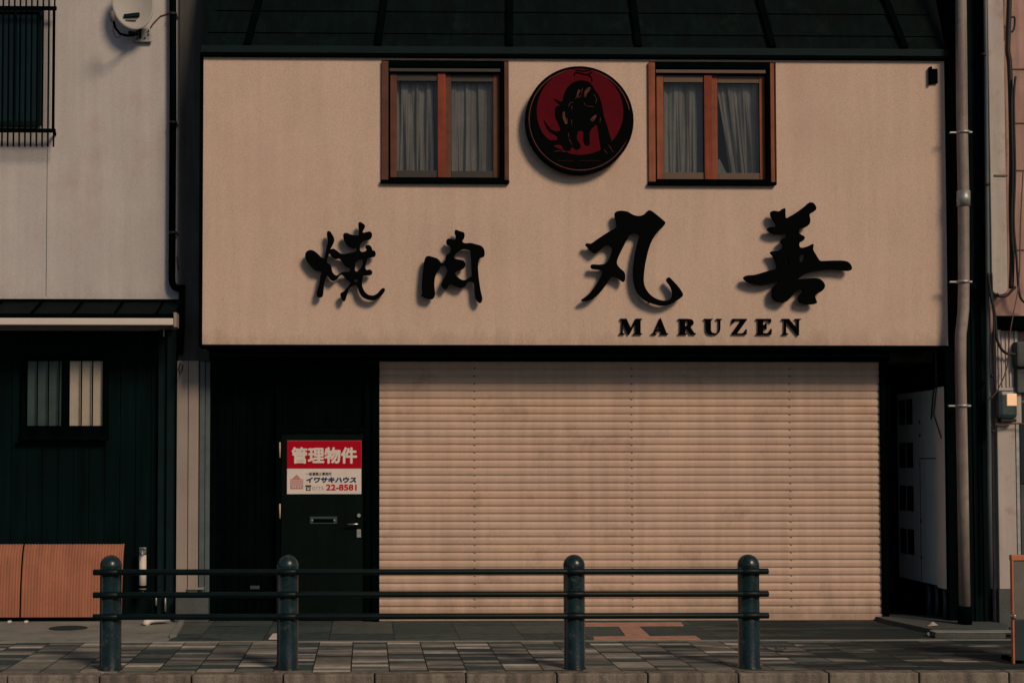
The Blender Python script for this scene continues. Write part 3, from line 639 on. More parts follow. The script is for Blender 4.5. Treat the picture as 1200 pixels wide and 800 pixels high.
LET = [
 [[(75,85),(150,85),(205,205),(262,85),(340,85),(340,97),(322,102),(322,262),(340,267),(340,277),(235,277),(235,267),(262,262),(262,135),(185,280),(172,280),(105,130),(105,262),(128,267),(128,277),(62,277),(62,267),(88,262),(95,102),(75,97)]],
 [[(568,78),(640,262),(662,267),(662,277),(560,277),(560,267),(582,262),(570,230),(513,230),(502,262),(520,267),(520,277),(455,277),(455,267),(480,262),(560,78)],[(520,213),(562,213),(541,160)]],
 [[(785,87),(900,87),(950,95),(972,125),(965,160),(930,185),(975,255),(1000,267),(1000,277),(935,277),(880,190),(868,190),(868,262),(890,267),(890,277),(785,277),(785,267),(808,262),(808,102),(785,97)],[(868,102),(890,104),(908,125),(905,160),(885,175),(868,176)]],
 [[(1100,87),(1205,87),(1205,97),(1182,102),(1182,225),(1195,255),(1225,262),(1255,262),(1275,240),(1280,200),(1280,102),(1250,97),(1250,87),(1320,87),(1320,97),(1298,102),(1298,215),(1285,255),(1255,277),(1200,282),(1150,270),(1128,240),(1122,200),(1122,102),(1100,97)]],
 [[(300+1147,87),(475+1147,87),(475+1147,100),(355+1147,265),(420+1147,265),(450+1147,245),(465+1147,215),(475+1147,215),(472+1147,277),(292+1147,277),(292+1147,265),(410+1147,100),(350+1147,100),(325+1147,115),(305+1147,150),(292+1147,150)]],
 [[(590+1147,87),(772+1147,87),(772+1147,135),(760+1147,135),(745+1147,108),(720+1147,102),(675+1147,102),(675+1147,165),(695+1147,160),(708+1147,138),(718+1147,138),(718+1147,215),(708+1147,215),(695+1147,190),(675+1147,182),(675+1147,262),(725+1147,262),(755+1147,245),(770+1147,210),(780+1147,210),(775+1147,280),(592+1147,280),(592+1147,268),(615+1147,262),(615+1147,102),(590+1147,97)]],
 [[(905+1147,87),(990+1147,87),(1090+1147,210),(1090+1147,102),(1065+1147,97),(1065+1147,87),(1138+1147,87),(1138+1147,97),(1113+1147,102),(1113+1147,290),(1098+1147,290),(955+1147,115),(955+1147,262),(980+1147,270),(980+1147,280),(908+1147,280),(908+1147,270),(935+1147,262),(935+1147,105),(905+1147,97)]]]
rootL = thing('sign_lettering', at(833, 392, YP), 'row of seven small black roman capital letters below the brush characters', 'sign lettering')
for lp in LET:
    plate(trace(lp, 720, 365, 1200/115, YLs, False), YLs, 0.026, 0.0015).build('letter', 'black_letter', rootL)

# ------------------------------------------------------------------ round emblem
YE = YP-0.13; ec = at(679.5, 140.3, YE); er = 64.3*0.0084*YE/13.45
t = thing('round_emblem', (ec.x, YP, ec.z), 'round dark red sign with a black bull between the two upper windows', 'sign')
def circ(cx, cz, r, n=72): return [(cx+r*math.cos(i*2*math.pi/n), cz+r*math.sin(i*2*math.pi/n)) for i in range(n)]
plate([circ(ec.x, ec.z, er)], YE, 0.10, 0.012).build('disc', 'black_letter', t)
plate([circ(ec.x, ec.z, er*0.945), circ(ec.x, ec.z, er*0.928)], YE-0.002, 0.004).build('ring', 'muscle_line', t)
SCb = 800/140
def em(loops, Y, smooth=True): return plate(trace(loops, 610, 72, SCb, Y, smooth), Y, 0.003)
mo = at(610+398/SCb, 72+338/SCb, YE); plate([circ(mo.x, mo.z, er*0.80)], YE-0.003, 0.004).build('red_field', 'red_print', t)
blk = MB()
def addp(m2): 
    me = bpy.data.meshes.new('tmp'); m2.bm.to_mesh(me); m2.bm.free(); blk.mesh(me, Matrix.Identity(4)); bpy.data.meshes.remove(me)
addp(em([[(340,150),(370,135),(400,128),(450,135),(480,160),(500,195),(525,230),(545,290),(560,370),(580,430),(600,500),(625,560),(655,605),(600,640),(545,600),(530,540),(520,470),(510,425),(490,440),(465,470),(463,530),(460,560),(432,560),(420,520),(420,472),(387,470),(378,520),(402,560),(395,585),(370,590),(345,572),(330,600),(290,590),(270,560),(215,560),(165,545),(140,505),(128,462),(150,482),(190,522),(240,527),(242,502),(195,472),(168,432),(155,388),(185,432),(225,466),(265,462),(255,420),(235,380),(230,330),(240,302),(262,292),(240,272),(222,250),(250,262),(278,268),(290,225),(310,180)]], YE-0.0055))
addp(em([[(95,400),(115,470),(160,535),(210,565),(300,600),(330,618),(380,630),(440,630),(500,615),(540,588),(610,548),(660,500),(690,430),(700,340),(735,330),(740,430),(715,520),(640,620),(540,690),(400,712),(260,690),(150,610),(95,520),(75,430)]], YE-0.0068))
blk.build('bull_silhouette', 'black_letter', t)
for lp in ([(425,235),(432,200),(450,178),(468,176),(462,195),(445,215),(436,240)], [(468,390),(490,366),(508,360),(500,385),(482,403)], [(282,345),(296,340),(300,375),(312,410),(300,420),(288,385)],
           [(190,520),(215,505),(240,512),(232,522),(205,528)], [(378,215),(388,190),(394,195),(386,235),(376,240)]):
    em([lp], YE-0.0072).build('red_patch', 'muscle_line' if lp[0][0] > 200 else 'red_print', t)
def line(pts, w=0.006, Y=YE-0.0075, name='muscle_line', mt='muscle_line'):
    ln = MB()
    for a, b in zip(pts, pts[1:]):
        A = at(610+a[0]/SCb, 72+a[1]/SCb, Y); B = at(610+b[0]/SCb, 72+b[1]/SCb, Y); ln.tube([A, B], w/2, 6)
    ln.build(name, mt, t)
for pts in ([(400,190),(385,235),(360,255)], [(415,180),(405,230),(380,250)], [(430,200),(430,240),(445,190),(470,175)], [(425,280),(440,300),(490,305)], [(490,220),(510,255),(500,290)],
            [(320,310),(330,280),(350,275)], [(340,330),(345,300)], [(285,340),(280,370),(295,410)], [(310,380),(315,420)], [(340,390),(345,430)], [(535,380),(530,415)], [(490,375),(475,395),(495,390)],
            [(220,605),(260,600),(300,605)], [(560,590),(580,620)], [(590,560),(620,610)], [(320,480),(325,520),(345,560)]): line(pts)
for i in range(16):
    if i in (6, 7): continue
    a = 250+i*18; line([(a, 664+((i*7) % 3)), (a+10, 664+((i*5) % 3))], 0.004, YE-0.0075, 'print_mark')
line([(360,98),(365,75),(400,80),(440,90),(470,80),(480,70)], 0.012, YE-0.0058, 'tail_stroke', 'black_letter'); line([(370,60),(420,66),(470,60)], 0.010, YE-0.0058, 'tail_stroke', 'black_letter'); line([(455,92),(475,108),(478,135)], 0.012, YE-0.0058, 'tail_stroke', 'black_letter')
m = MB()
for dx, dz in ((-.3, .2), (.3, .2), (0, -.3)): m.tube([(ec.x+dx, YE+0.09, ec.z+dz), (ec.x+dx, YP, ec.z+dz)], 0.02, 10)
m.build('standoff', 'black_letter', t)

# ------------------------------------------------------------------ notice on the door
YN = YD-0.006
c = at(380, 579, YN); t = thing('notice_board', (c.x, YN, c.z), 'red and white property notice fixed to the dark door', 'sign')
MB().pbox(336.3, 423.5, 516, 578.6, YN, 0.005, 0.001).build('board', 'sign_white', t)
MB().pbox(336.4, 423.4, 516.1, 548.8, YN-0.0012, 0.001, 0.0).build('red_band', 'sign_red', t)
text_mb('管理物件', 341.5, 418.5, 523.5, 543, YN-0.0024, stroke=0.0062).build('headline', 'sign_white', t)
text_mb('一級建築士事務所', 358.5, 388.5, 553, 557, YN-0.0012, stroke=0.0007).build('small_line', 'sign_black', t)
mm = text_mb('イワサキハウス', 358.5, 417.5, 558.6, 565.5, YN-0.0012, stroke=0.0046)
z0 = min(v.co.z for v in mm.bm.verts)
for v in mm.bm.verts: v.co.x += (v.co.z-z0)*0.12
mm.build('company_line', 'sign_blue', t)
m = MB(); m.pbox(358.6, 364, 570.6, 574.6, YN-0.0012, 0.001, 0.0); m.pbox(357.8, 364.8, 568.2, 570.2, YN-0.0012, 0.001, 0.0); m.build('phone_symbol', 'sign_black', t)
MB().pbox(360, 362.6, 571.4, 573.6, YN-0.0024, 0.001, 0.0).build('phone_dial', 'sign_white', t)
text_mb('0773-', 366, 381, 569.6, 574, YN-0.0012).build('area_code', 'sign_grey', t)
text_mb('22-8581', 382, 418, 567.2, 574.4, YN-0.0012, stroke=0.0030).build('phone_number', 'sign_red', t)
m = plate(trace([[(108,545),(135,540),(165,508),(188,488),(215,512),(240,545),(270,545),(270,670),(108,670)]], 330, 510, 10.67, YN-0.0012, False), YN-0.0012, 0.001)
m.build('house_drawing', 'sign_pink', t)
m = MB()
for yy in (560, 585, 610): m.pbox(330+112/10.67, 330+266/10.67, 510+yy/10.67, 510+(yy+7)/10.67, YN-0.0024, 0.001, 0.0)
for xx in (135, 165, 200, 230): m.pbox(330+xx/10.67, 330+(xx+14)/10.67, 510+630/10.67, 510+650/10.67, YN-0.0026, 0.001, 0.0)
m.build('house_lines', 'sign_white', t)

# ------------------------------------------------------------------ meter cabinet in the right recess (faces left)
yc0, yc1 = 13.62, 14.85
xc = X(1108, yc0, 570)
zc0, zc1 = Z(688, yc0, 1108), Z(455, yc0, 1108)
t = thing('meter_cabinet', (xc, yc0, zc0), 'tall off-white metal cabinet with four pairs of dark slots inside the recess', 'cabinet')
m = MB(); m.box(xc, xc+0.05, yc0+0.22, yc1, zc0, zc1, 0.006); m.build('body', 'cabinet_paint', t)
m = MB(); m.box(xc-0.004, xc+0.10, yc0-0.06, yc0-0.003, 0.02, ZB-0.03, 0.004); m.build('dark_edge_cover', 'black_paint', shop)  # black strip added to hide the cabinet's brightly lit front edge
m = MB(); m.box(xc-0.008, xc+0.05, yc0, yc0+0.21, zc0-0.02, zc1+0.02, 0.006); m.build('side_panel', 'cabinet_paint', t)
hz = zc1-zc0
for i in range(4):
    top = zc1-hz*(0.035+0.232*i); 
    m = MB()
    for k in range(2):
        y1 = yc1-0.06-k*0.20
        m.box(xc-0.005, xc+0.02, y1-0.165, y1, top-hz*0.135, top, 0.004)
    m.build('vent', 'black_paint', t)
m = MB()
m.box(xc-0.002, xc+0.01, yc0+0.62, yc0+0.63, zc0+0.01, zc0+hz*0.64, 0.0); m.box(xc-0.002, xc+0.01, yc0+0.225, yc0+0.63, zc0+hz*0.645, zc0+hz*0.650, 0.0)
m.build('seam', 'black_paint', t)
for fz in (0.83, 0.76, 0.31, 0.12):
    m = MB(); m.box(xc-0.006, xc+0.01, yc0+0.60, yc0+0.63, zc0+hz*fz, zc0+hz*(fz+0.018), 0.003); m.build('latch', 'meter_body', t)
m = MB(); m.tube([(xc-0.01, yc0+0.3, zc1-0.3), (xc-0.015, yc0+0.24, zc1-0.05), (xc-0.02, yc0+0.1, zc1+0.15)], 0.007, 8); m.tube([(xc-0.014, yc0+0.05, zc1-0.5), (xc-0.018, yc0+0.22, zc1-0.25), (xc-0.018, yc0+0.12, zc1+0.1)], 0.006, 8); m.build('cable', 'cable_black', t)
m = MB()
for i, yy in enumerate((0.1, 0.3, 0.5)):
    m.tube([(xc+0.02, yc0+yy, zc0), (xc+0.02, yc0+yy-0.02, zc0-0.15), (xc+0.0, yc0+yy-0.05, 0.03)], 0.025, 10)
m.build('conduit', 'meter_body', t)
m = MB(); m.pbox(1058, 1068, 684, 696, 15.03, 0.018, 0.004); tag(m.build('junction_box', 'soft_teal'), 'small pale teal box low on the dark back wall of the recess', 'box')

# ------------------------------------------------------------------ right downpipe
yp = 13.27
t = thing('drain_pipe', (X(1130, yp), yp, 0.05), 'thick dusty pinkish downpipe with a gentle kink between cream wall and dark cladding', 'drain pipe')
pp = [(1126, -60), (1126, 0), (1127.5, 150), (1129, 225), (1129.5, 330), (1129, 362), (1127.5, 378), (1125.8, 392), (1125.5, 430), (1128, 560), (1130.5, 712)]
base = [(X(a, yp, b), yp, Z(b, yp, a)) for a, b in pp]
m = MB(); m.tube(base, 0.053, 20); m.build('pipe', 'pipe_plastic', t)
m = MB(); q = base[-1]; m.tube([(q[0], yp, q[2]+0.02), (q[0], yp, 0.045)], 0.066, 20); m.build('pipe_boot', 'black_paint', t)
m = MB()
for a, b in ((225, 0), (238, 0)): pass
m.tube([(X(1129, yp, 222), yp, Z(222, yp)), (X(1129, yp, 240), yp, Z(240, yp))], 0.063, 20); m.build('coupling', 'galvanised', t)
for py in (153, 329, 475):
    m = MB(); xx = X(1128.5 if py < 400 else 1127, yp, py); zz = Z(py, yp)
    m.tube([(xx, yp, zz-0.014), (xx, yp, zz+0.014)], 0.062, 20); m.box(xx-0.13, xx-0.055, yp-0.004, yp+0.02, zz-0.008, zz+0.008, 0.002); m.box(xx+0.055, xx+0.085, yp-0.02, yp+0.2, zz-0.008, zz+0.008, 0.002)
    m.build('pipe_clip', 'galvanised', t)

# ================================================================== RIGHT HOUSE
rh = thing('pink_house', (X(1180, YR), YR, 0), 'weathered pink house carrying the electric meter and the white duct', 'house')
xg0, xg1 = X(1119, YR+0.25), X(1161, YR+0.05)
m = MB()
n = 6
for i in range(n): m.box(xg0+(xg1-xg0)*i/n+0.003, xg0+(xg1-xg0)*(i+1)/n-0.003, YR+0.08+(0.012 if i % 2 else 0), YR+0.4, 0.0, 9.2, 0.004)
m.build('cladding', 'dark_siding', rh)
m = MB(); m.box(xg1+0.004, xg1+4.0, YR+0.06, YR+6, 0.0, 9.2, 0.0); m.build('wall', 'pink_render', rh)
m = MB(); m.box(xg1, xg0, YR+0.41, YR+6, 0, 9.2, 0.0); m.build('side_wall', 'black_paint', rh)
m = MB(); m.box(X(1167, YR), X(1188, YR), YR, YR+0.058, Z(691, YR), Z(385, YR), 0.006); pw = m.build('pilaster', 'old_white', rh)
m = MB(); m.box(X(1165.5, YR), X(1189, YR), YR-0.012, YR+0.055, 0.0, Z(691.5, YR), 0.006); m.box(X(1189.5, YR), xg1+4, YR+0.02, YR+0.056, 0.0, Z(700, YR), 0.006); m.build('plinth', 'concrete_dark', rh)
m = MB(); m.box(X(1189, YR), X(1193, YR), YR+0.005, YR+0.056, Z(700, YR)+0.005, Z(385, YR), 0.004); m.build('strip', 'galvanised', rh)
m = MB(); m.box(X(1195, YR), X(1195, YR)+0.9, YR+0.03, YR+0.056, Z(567, YR), Z(470, YR), 0.004); m.build('window', 'window_dark', rh)
m = MB(); m.box(X(1194, YR), X(1194, YR)+0.9, YR+0.01, YR+0.056, Z(695, YR), Z(568, YR), 0.004); m.build('panel', 'concrete_dark', rh)
m = MB()
for a in (1169, 1173, 1178, 1182): m.box(X(a, YR), X(a+1.8, YR), YR-0.012, YR+0.004, Z(453, YR), Z(388, YR), 0.003)
m.build('pilaster_rib', 'old_white', pw)
m = MB()
for py in (76, 140, 196, 290): m.box(X(1190, YR), xg1+3.9, YR+0.050, YR+0.064, Z(py+0.6, YR), Z(py-0.6, YR), 0.0)
m.build('wall_joint', 'cable_brown', rh)
m = MB(); yh = YR-0.14
hood = [(YR+0.058, Z(368, YR)), (yh, Z(374, YR)), (yh, Z(385, YR)), (YR+0.058, Z(387, YR))]
x0, x1 = X(1171, YR), X(1171, YR)+2.0
A = [m.bm.verts.new((x0+(0.06 if i in (1, 2) else 0), y, z)) for i, (y, z) in enumerate(hood)]; B = [m.bm.verts.new((x1, y, z)) for y, z in hood]
for k in range(4): m.bm.faces.new((A[k], A[(k+1) % 4], B[(k+1) % 4], B[k]))
m.bm.faces.new(A[::-1]); m.bm.faces.new(B); m.build('door_hood', 'black_paint', rh)
m = MB(); m.box(X(1186, YR), X(1186, YR)+0.8, YR-0.10, YR+0.056, Z(430, YR), Z(400, YR), 0.02); m.box(X(1188, YR), X(1188, YR)+0.8, YR-0.06, YR+0.056, Z(460, YR), Z(431, YR), 0.012); m.build('shop_box', 'concrete_dark', rh)

# white rounded cable duct
t = thing('cable_duct', (X(1172, YR), YR, Z(345, YR)), 'white stained duct with a rounded lower end on the pink wall', 'duct')
a0, a1 = X(1163.5, YR-0.05), X(1182, YR-0.05); zb_ = Z(344, YR-0.05); rr = 0.07
lp = [(a0, 7.6), (a1, 7.6)]+[(a1-rr+rr*math.cos(q), zb_+rr-rr*math.sin(q)) for q in [i*math.pi/12 for i in range(0, 7)]]+[(a0+rr-rr*math.sin(q), zb_+rr-rr*math.cos(q)) for q in [i*math.pi/12 for i in range(0, 7)]]
plate([lp], YR-0.05, 0.108, 0.006).build('duct_cover', 'old_white', t)
m = MB(); m.box(X(1165, YR), X(1181, YR), YR-0.06, YR-0.0505, Z(206, YR), Z(204, YR), 0.002); m.build('duct_joint', 'cable_brown', t)

# thin blue pipe
t = thing('thin_pipe', (X(1160, YR-0.06), YR-0.06, 0.5), 'thin blue-grey vertical pipe against the dark cladding beside the white duct', 'pipe')
m = MB(); m.tube([(X(1156, YR-.06, -60), YR-0.02, 7.5), (X(1157.5, YR-.06, 60), YR-0.02, Z(60, YR)), (X(1160, YR-.06, 360), YR-0.02, Z(360, YR)), (X(1161.5, YR-.06, 560), YR-0.02, Z(560, YR)), (X(1163, YR-.06, 690), YR-0.02, Z(690, YR))], 0.022, 12); m.build('pipe', 'pipe_blue', t)
m = MB()
for py in (62, 215, 345, 440, 505): m.tube([(X(1156+py*0.009, YR), YR-0.02, Z(py, YR)-0.012), (X(1156+py*0.009, YR), YR-0.02, Z(py, YR)+0.012)], 0.027, 12)
m.build('pipe_clip', 'cable_black', t)
# cables
def cable(name, pts, r, matn, label, Y=YR-0.08):
    w = [at(p[0], p[1], (p[2] if len(p) > 2 else Y)) for p in pts]
    res = []
    for i in range(len(w)-1):
        p0, p1, p2, p3 = w[max(i-1, 0)], w[i], w[i+1], w[min(i+2, len(w)-1)]
        for j in range(6):
            s = j/6; res.append(0.5*((2*p1)+(p2-p0)*s+(2*p0-5*p1+4*p2-p3)*s*s+(3*p1-p0-3*p2+p3)*s**3))
    res.append(w[-1]); loc = res[0]
    m = MB(); m.tube(res, r, 8); return tag(m.build(name, matn, None, loc), label, 'cable')
cable('cable', [(1184, -40), (1181.5, 40), (1181, 60), (1183, 75), (1184.5, 120), (1185.5, 180), (1185, 240), (1186, 300), (1185, 338)], 0.026, 'cable_black', 'thick black cable bundle running straight down along the white duct', YR-0.02)
cable('cable', [(1190, 90), (1188, 120), (1189.5, 200), (1188, 260), (1191, 300), (1194, 340), (1199, 353), (1210, 356)], 0.012, 'cable_black', 'black cable that curls sideways just above the dark door hood')
cable('cable', [(1199, 200), (1196, 260), (1194, 330), (1187, 370, YR-0.16), (1183, 395, YR-0.16), (1180, 430), (1170, 455), (1161, 467)], 0.006, 'cable_brown', 'thin brown wire swinging across the white pilaster above the meter')
cable('cable', [(1158, 320), (1161, 345), (1166, 370), (1168, 395), (1173, 408), (1180, 414), (1190, 415)], 0.014, 'cable_black', 'black cable looping under the rounded end of the white duct')
cable('cable', [(1162, 320), (1163, 350), (1165, 380), (1164.5, 420), (1166, 455)], 0.010, 'cable_black', 'black cable hanging straight between the thin blue pipe and the pilaster')
cable('cable', [(1168, 344), (1172, 347), (1180, 346), (1186, 340), (1190, 336)], 0.014, 'cable_black', 'short black cable hugging the bottom of the white duct')
cable('cable', [(1183.5, 10), (1184, 20), (1189, 21), (1188, 35), (1183.5, 38)], 0.010, 'cable_black', 'short black wire bent into a small square hook high on the pink wall', YR-0.03)
cable('cable', [(1166, 497), (1175, 498), (1190, 496), (1205, 497)], 0.007, 'cable_brown', 'brown wire running level just below the electric meter')
# meter
ym = YR-0.13
t = thing('electric_meter', (X(1181, ym), YR, Z(490, ym)), 'dark rounded electric meter with a bright square window on the right pilaster', 'electric meter')
a, c = at(1170, 491, ym), at(1193.5, 457, ym)
m = MB(); m.box(a.x, c.x, ym, YR-0.015, a.z, c.z, 0.045); b = m.build('case', 'meter_body', t)
m = MB(); m.box(X(1178.5, ym), X(1190, ym), ym-0.012, ym+0.003, Z(475, ym), Z(460.5, ym), 0.006); m.build('dial', 'meter_dial', t)
m = MB(); m.box(X(1173, ym), X(1192, ym), ym+0.03, YR-0.02, Z(494, ym), Z(491, ym)+0.01, 0.01); m.build('terminal_cover', 'cable_black', t)
m = MB(); m.box(X(1169, YR), X(1195, YR), YR-0.013, YR-0.0125+0.012, Z(495, YR), Z(453.5, YR), 0.003); m.build('backplate', 'old_white', t)

# standing framed board at right edge
ysb = ground(1188, 778).y; c = ground(1186, 778)
t = thing('standing_board', (c.x, ysb, 0), 'orange framed dark board with a steel knob standing on the pavement', 'sign stand')
x0 = X(1186.5, ysb, 720); w = 0.62; zt = Z(650, ysb, 1190)
m = MB(); m.box(x0, x0+0.016, ysb, ysb+0.035, 0.004, zt-0.045, 0.004); m.box(x0+w-0.016, x0+w, ysb, ysb+0.035, 0.004, zt-0.045, 0.004); m.box(x0-0.003, x0+w+0.003, ysb-0.004, ysb+0.04, zt-0.044, zt, 0.004); m.build('frame', 'orange_frame', t)
m = MB(); m.box(x0+0.018, x0+w-0.018, ysb+0.008, ysb+0.028, Z(727, ysb), zt-0.046, 0.003); m.build('upper_panel', 'panel_grey', t)
m = MB(); m.box(x0+0.018, x0+w-0.018, ysb+0.006, ysb+0.028, 0.03, Z(727, ysb)-0.002, 0.003); m.build('lower_panel', 'panel_teal', t)
m = MB(); q = at(1187, 721.5, ysb); m.tube([q+Vector((0.004, 0.01, 0)), q+Vector((0.004, -0.02, 0)), q+Vector((0.004, -0.03, 0))], [0.02, 0.02, 0.010], 14); m.build('knob', 'steel', t)
m = MB(); m.box(x0+0.05, x0+0.09, ysb+0.03, ysb+0.32, 0.0, 0.03, 0.004); m.build('foot', 'black_paint', t); m = MB(); m.box(x0+w-0.09, x0+w-0.05, ysb+0.03, ysb+0.32, 0.0, 0.03, 0.004); m.build('foot', 'black_paint', t)

# ================================================================== LEFT HOUSE
lh = thing('stucco_house', (X(100, YL), YL, 0), 'grey-white stucco house with a dark ground floor behind the orange curved fence', 'house')
xl1 = X(215, YL); ze0 = Z(354, YL)
m = MB(); m.box(-16, xl1, YL, YL+6, ze0-0.3, 9.2, 0.0); up = m.build('upper_wall', 'grey_stucco', lh)
m = MB(); m.box(X(53.2, YL), X(53.8, YL), YL-0.002, YL+0.004, Z(348, YL), Z(176, YL), 0.0); m.build('wall_joint', 'concrete_dark', up)
m = MB()
xx = -16
while xx < X(207, YL)-0.16: m.box(xx, xx+0.155, YL+0.05, YL+0.09, 0.0, ze0-0.302, 0.004); xx += 0.16
m.build('lower_wall', 'dark_siding', lh)
m = MB(); m.box(-16, X(208, YL), YL+0.10, YL+6, 0.0, ze0-0.302, 0.0); m.build('light_block', 'black_paint', lh)  # black backing added behind the boards against light leaks
m = MB(); m.box(X(186, YL), X(196, YL), YL-0.02, YL+0.09, 0, ze0-0.302, 0.006); m.box(X(197, YL), X(208, YL), YL-0.08, YL+0.09, 0, ze0-0.302, 0.006); m.build('corner_post', 'teal_metal', lh)
# eave roof
yf = YL-0.52; zf = Z(369, yf, 100)
m = MB()
xr_ = X(211, YL)
e0, e1 = Vector((0, YL-0.002, ze0)), Vector((0, yf, zf))
m.quad((-16, e0.y, e0.z), (-16, e1.y, e1.z), (xr_, e1.y, e1.z), (xr_, e0.y, e0.z)); m.quad((-16, e1.y, e1.z), (-16, e1.y, e1.z-0.03), (xr_, e1.y, e1.z-0.03), (xr_, e1.y, e1.z))
m.quad((-16, e1.y, e1.z-0.03), (-16, YL, e1.z-0.03), (xr_, YL, e1.z-0.03), (xr_, e1.y, e1.z-0.03)); m.quad((xr_, e0.y, e0.z), (xr_, e1.y, e1.z), (xr_, e1.y, e1.z-0.03), (xr_, YL, e1.z-0.03))
ev = m.build('eave_roof', 'roof_metal', lh)
xx = X(192, YL)
while xx > -8:
    m = MB(); m.tube([(xx, e0.y, e0.z+0.012), (xx, e1.y, e1.z+0.012)], 0.013, 6)
    if xx > -4.2: m.build('seam_rib', 'black_paint', ev)
    xx -= 0.415
m = MB(); m.box(-16, xr_, YL-0.035, YL-0.003, ze0-0.015, ze0+0.02, 0.004); m.box(-16, xr_, yf-0.03, yf+0.02, zf-0.035, zf+0.012, 0.006); m.build('flashing', 'black_paint', ev)
m = MB(); m.box(-16, X(204, yf), yf-0.075, yf-0.033, Z(381.5, yf, 100), zf-0.038, 0.008); gt = m.build('gutter', 'white_paint', ev)
m = MB(); m.box(X(204.4, yf), X(208, yf), yf-0.078, yf+0.1, Z(381.5, yf, 100)-0.02, zf+0.02, 0.006); m.build('gutter_end', 'pillar_paint', gt)
m = MB(); m.box(X(187.6, yf), X(189, yf), yf+0.2, yf+0.22, Z(393, yf), Z(383, yf), 0.002); m.build('hook', 'galvanised', gt)
# upper window with grille
m = MB(); m.box(X(-60, YL), X(47, YL), YL-0.03, YL-0.002, Z(149, YL), Z(15, YL), 0.004); uw = m.build('upper_window', 'window_dark', lh)
m = MB(); m.box(X(44, YL), X(47.5, YL), YL-0.06, YL-0.032, Z(150, YL), Z(14, YL), 0.004); m.box(X(-60, YL), X(44, YL), YL-0.06, YL-0.032, Z(152, YL), Z(146, YL), 0.004); m.box(X(-60, YL), X(44, YL), YL-0.06, YL-0.032, Z(20, YL), Z(14, YL), 0.004)
for q in (-16, 14): m.box(X(q, YL), X(q+3, YL), YL-0.055, YL-0.032, Z(146, YL), Z(20, YL), 0.003)
m.build('frame', 'teal_metal', uw)
ygr = YL-0.17
m = MB()
for py in (12.5, 155): m.box(X(-70, ygr), X(62.5, ygr), ygr+0.004, ygr+0.03, Z(py+2.4, ygr), Z(py-2.0, ygr), 0.003)
for q in (-30, 58): m.box(X(q, ygr), X(q+1.5, ygr), ygr+0.006, YL-0.001, Z(157, ygr), Z(153, ygr), 0.002)
for q in (-30, 58): m.box(X(q, ygr), X(q+1.5, ygr), ygr+0.008, ygr+0.02, Z(156, ygr), Z(11, ygr), 0.002)
gr = m.build('grille', 'black_paint', lh)
k = 60.8
while k > -12:
    m = MB(); m.box(X(k-0.9, ygr), X(k+0.9, ygr), ygr-0.012, ygr+0.003, Z(174.5, ygr), Z(-60, ygr), 0.002); m.build('bar', 'black_paint', gr); k -= 6.75
# lower window
yw = YL+0.05
m = MB()
def fr(px0, px1, py0, py1, y0, y1): m.box(X(px0, yw), X(px1, yw), y0, y1, Z(py1, yw), Z(py0, yw), 0.004)
fr(27, 32, 419, 513, yw-0.06, yw-0.003); fr(122, 128, 419, 513, yw-0.06, yw-0.003); fr(32, 122, 418, 423, yw-0.06, yw-0.003); fr(32, 122, 499, 513, yw-0.07, yw-0.003); fr(74, 81.5, 423, 499, yw-0.05, yw-0.003)
lw = m.build('lower_window', 'black_paint', lh)
m = MB(); m.pbox(32, 74, 423, 499, yw-0.022, 0.01, 0.0); m.build('pane', 'frosted_teal', lw)
m = MB(); m.pbox(81.5, 122, 423, 499, yw-0.026, 0.01, 0.0); m.build('pane', 'frosted_cream', lw)
for px in (43.5, 56.5, 69, 95.2, 108.2, 120.8):
    m = MB(); m.pbox(px-1.0, px+1.0, 421, 506, yw-0.085, 0.016, 0.003); m.build('window_bar', 'black_paint', lw)
m = MB(); m.box(X(25, yw), X(130, yw), yw-0.11, yw-0.075, Z(516, yw), Z(511, yw), 0.004); m.build('sill', 'black_paint', lw)
# black downpipe
yq = YL-0.09
t = thing('downpipe', (X(203, yq), yq, Z(340, yq)), 'black downpipe with an elbow at the end of the grey stucco wall', 'drain pipe')
def P_(px, py, y=yq): return at(px, py, y)
m = MB(); m.tube([P_(202.5, -70), P_(202.8, 100), P_(201.5, 328), P_(202.5, 333), P_(205, 336.5), P_(209.5, 338.2), P_(214, 339.2)], 0.036, 16)
m.tube([P_(213.5, 334), P_(213, 360), P_(213, 385), P_(211, 415)], 0.030, 14)
m.build('pipe', 'black_paint', t)
m = MB()
for py in (17, 144, 273): m.tube([P_(202.6, py-1.5), P_(202.6, py+1.5)], 0.042, 16); m.box(P_(206, py).x, P_(207.4, py).x, yq, YL, P_(0, py).z-.006, P_(0, py).z+.006, 0.001)
m.build('pipe_clip', 'cable_black', t)
m = MB(); m.tube([P_(207.5, 300, YL-0.02), P_(209, 315, YL-0.02), P_(213.5, 328, YL-0.03), P_(216, 330, YL-0.05)], 0.006, 8); m.build('wire', 'cable_brown', t)
m = MB(); m.tube([at(211.5, 425, 13.95), at(209.5, 432, 13.9), at(211, 440, 13.9), at(213.5, 434, 13.9), at(213.8, 427, 13.95)], 0.007, 8)
tag(m.build('wire_hook', 'cable_black', None, at(211, 430, 13.95)), 'short black wire loop on the pale pillar below the eave end', 'hook')

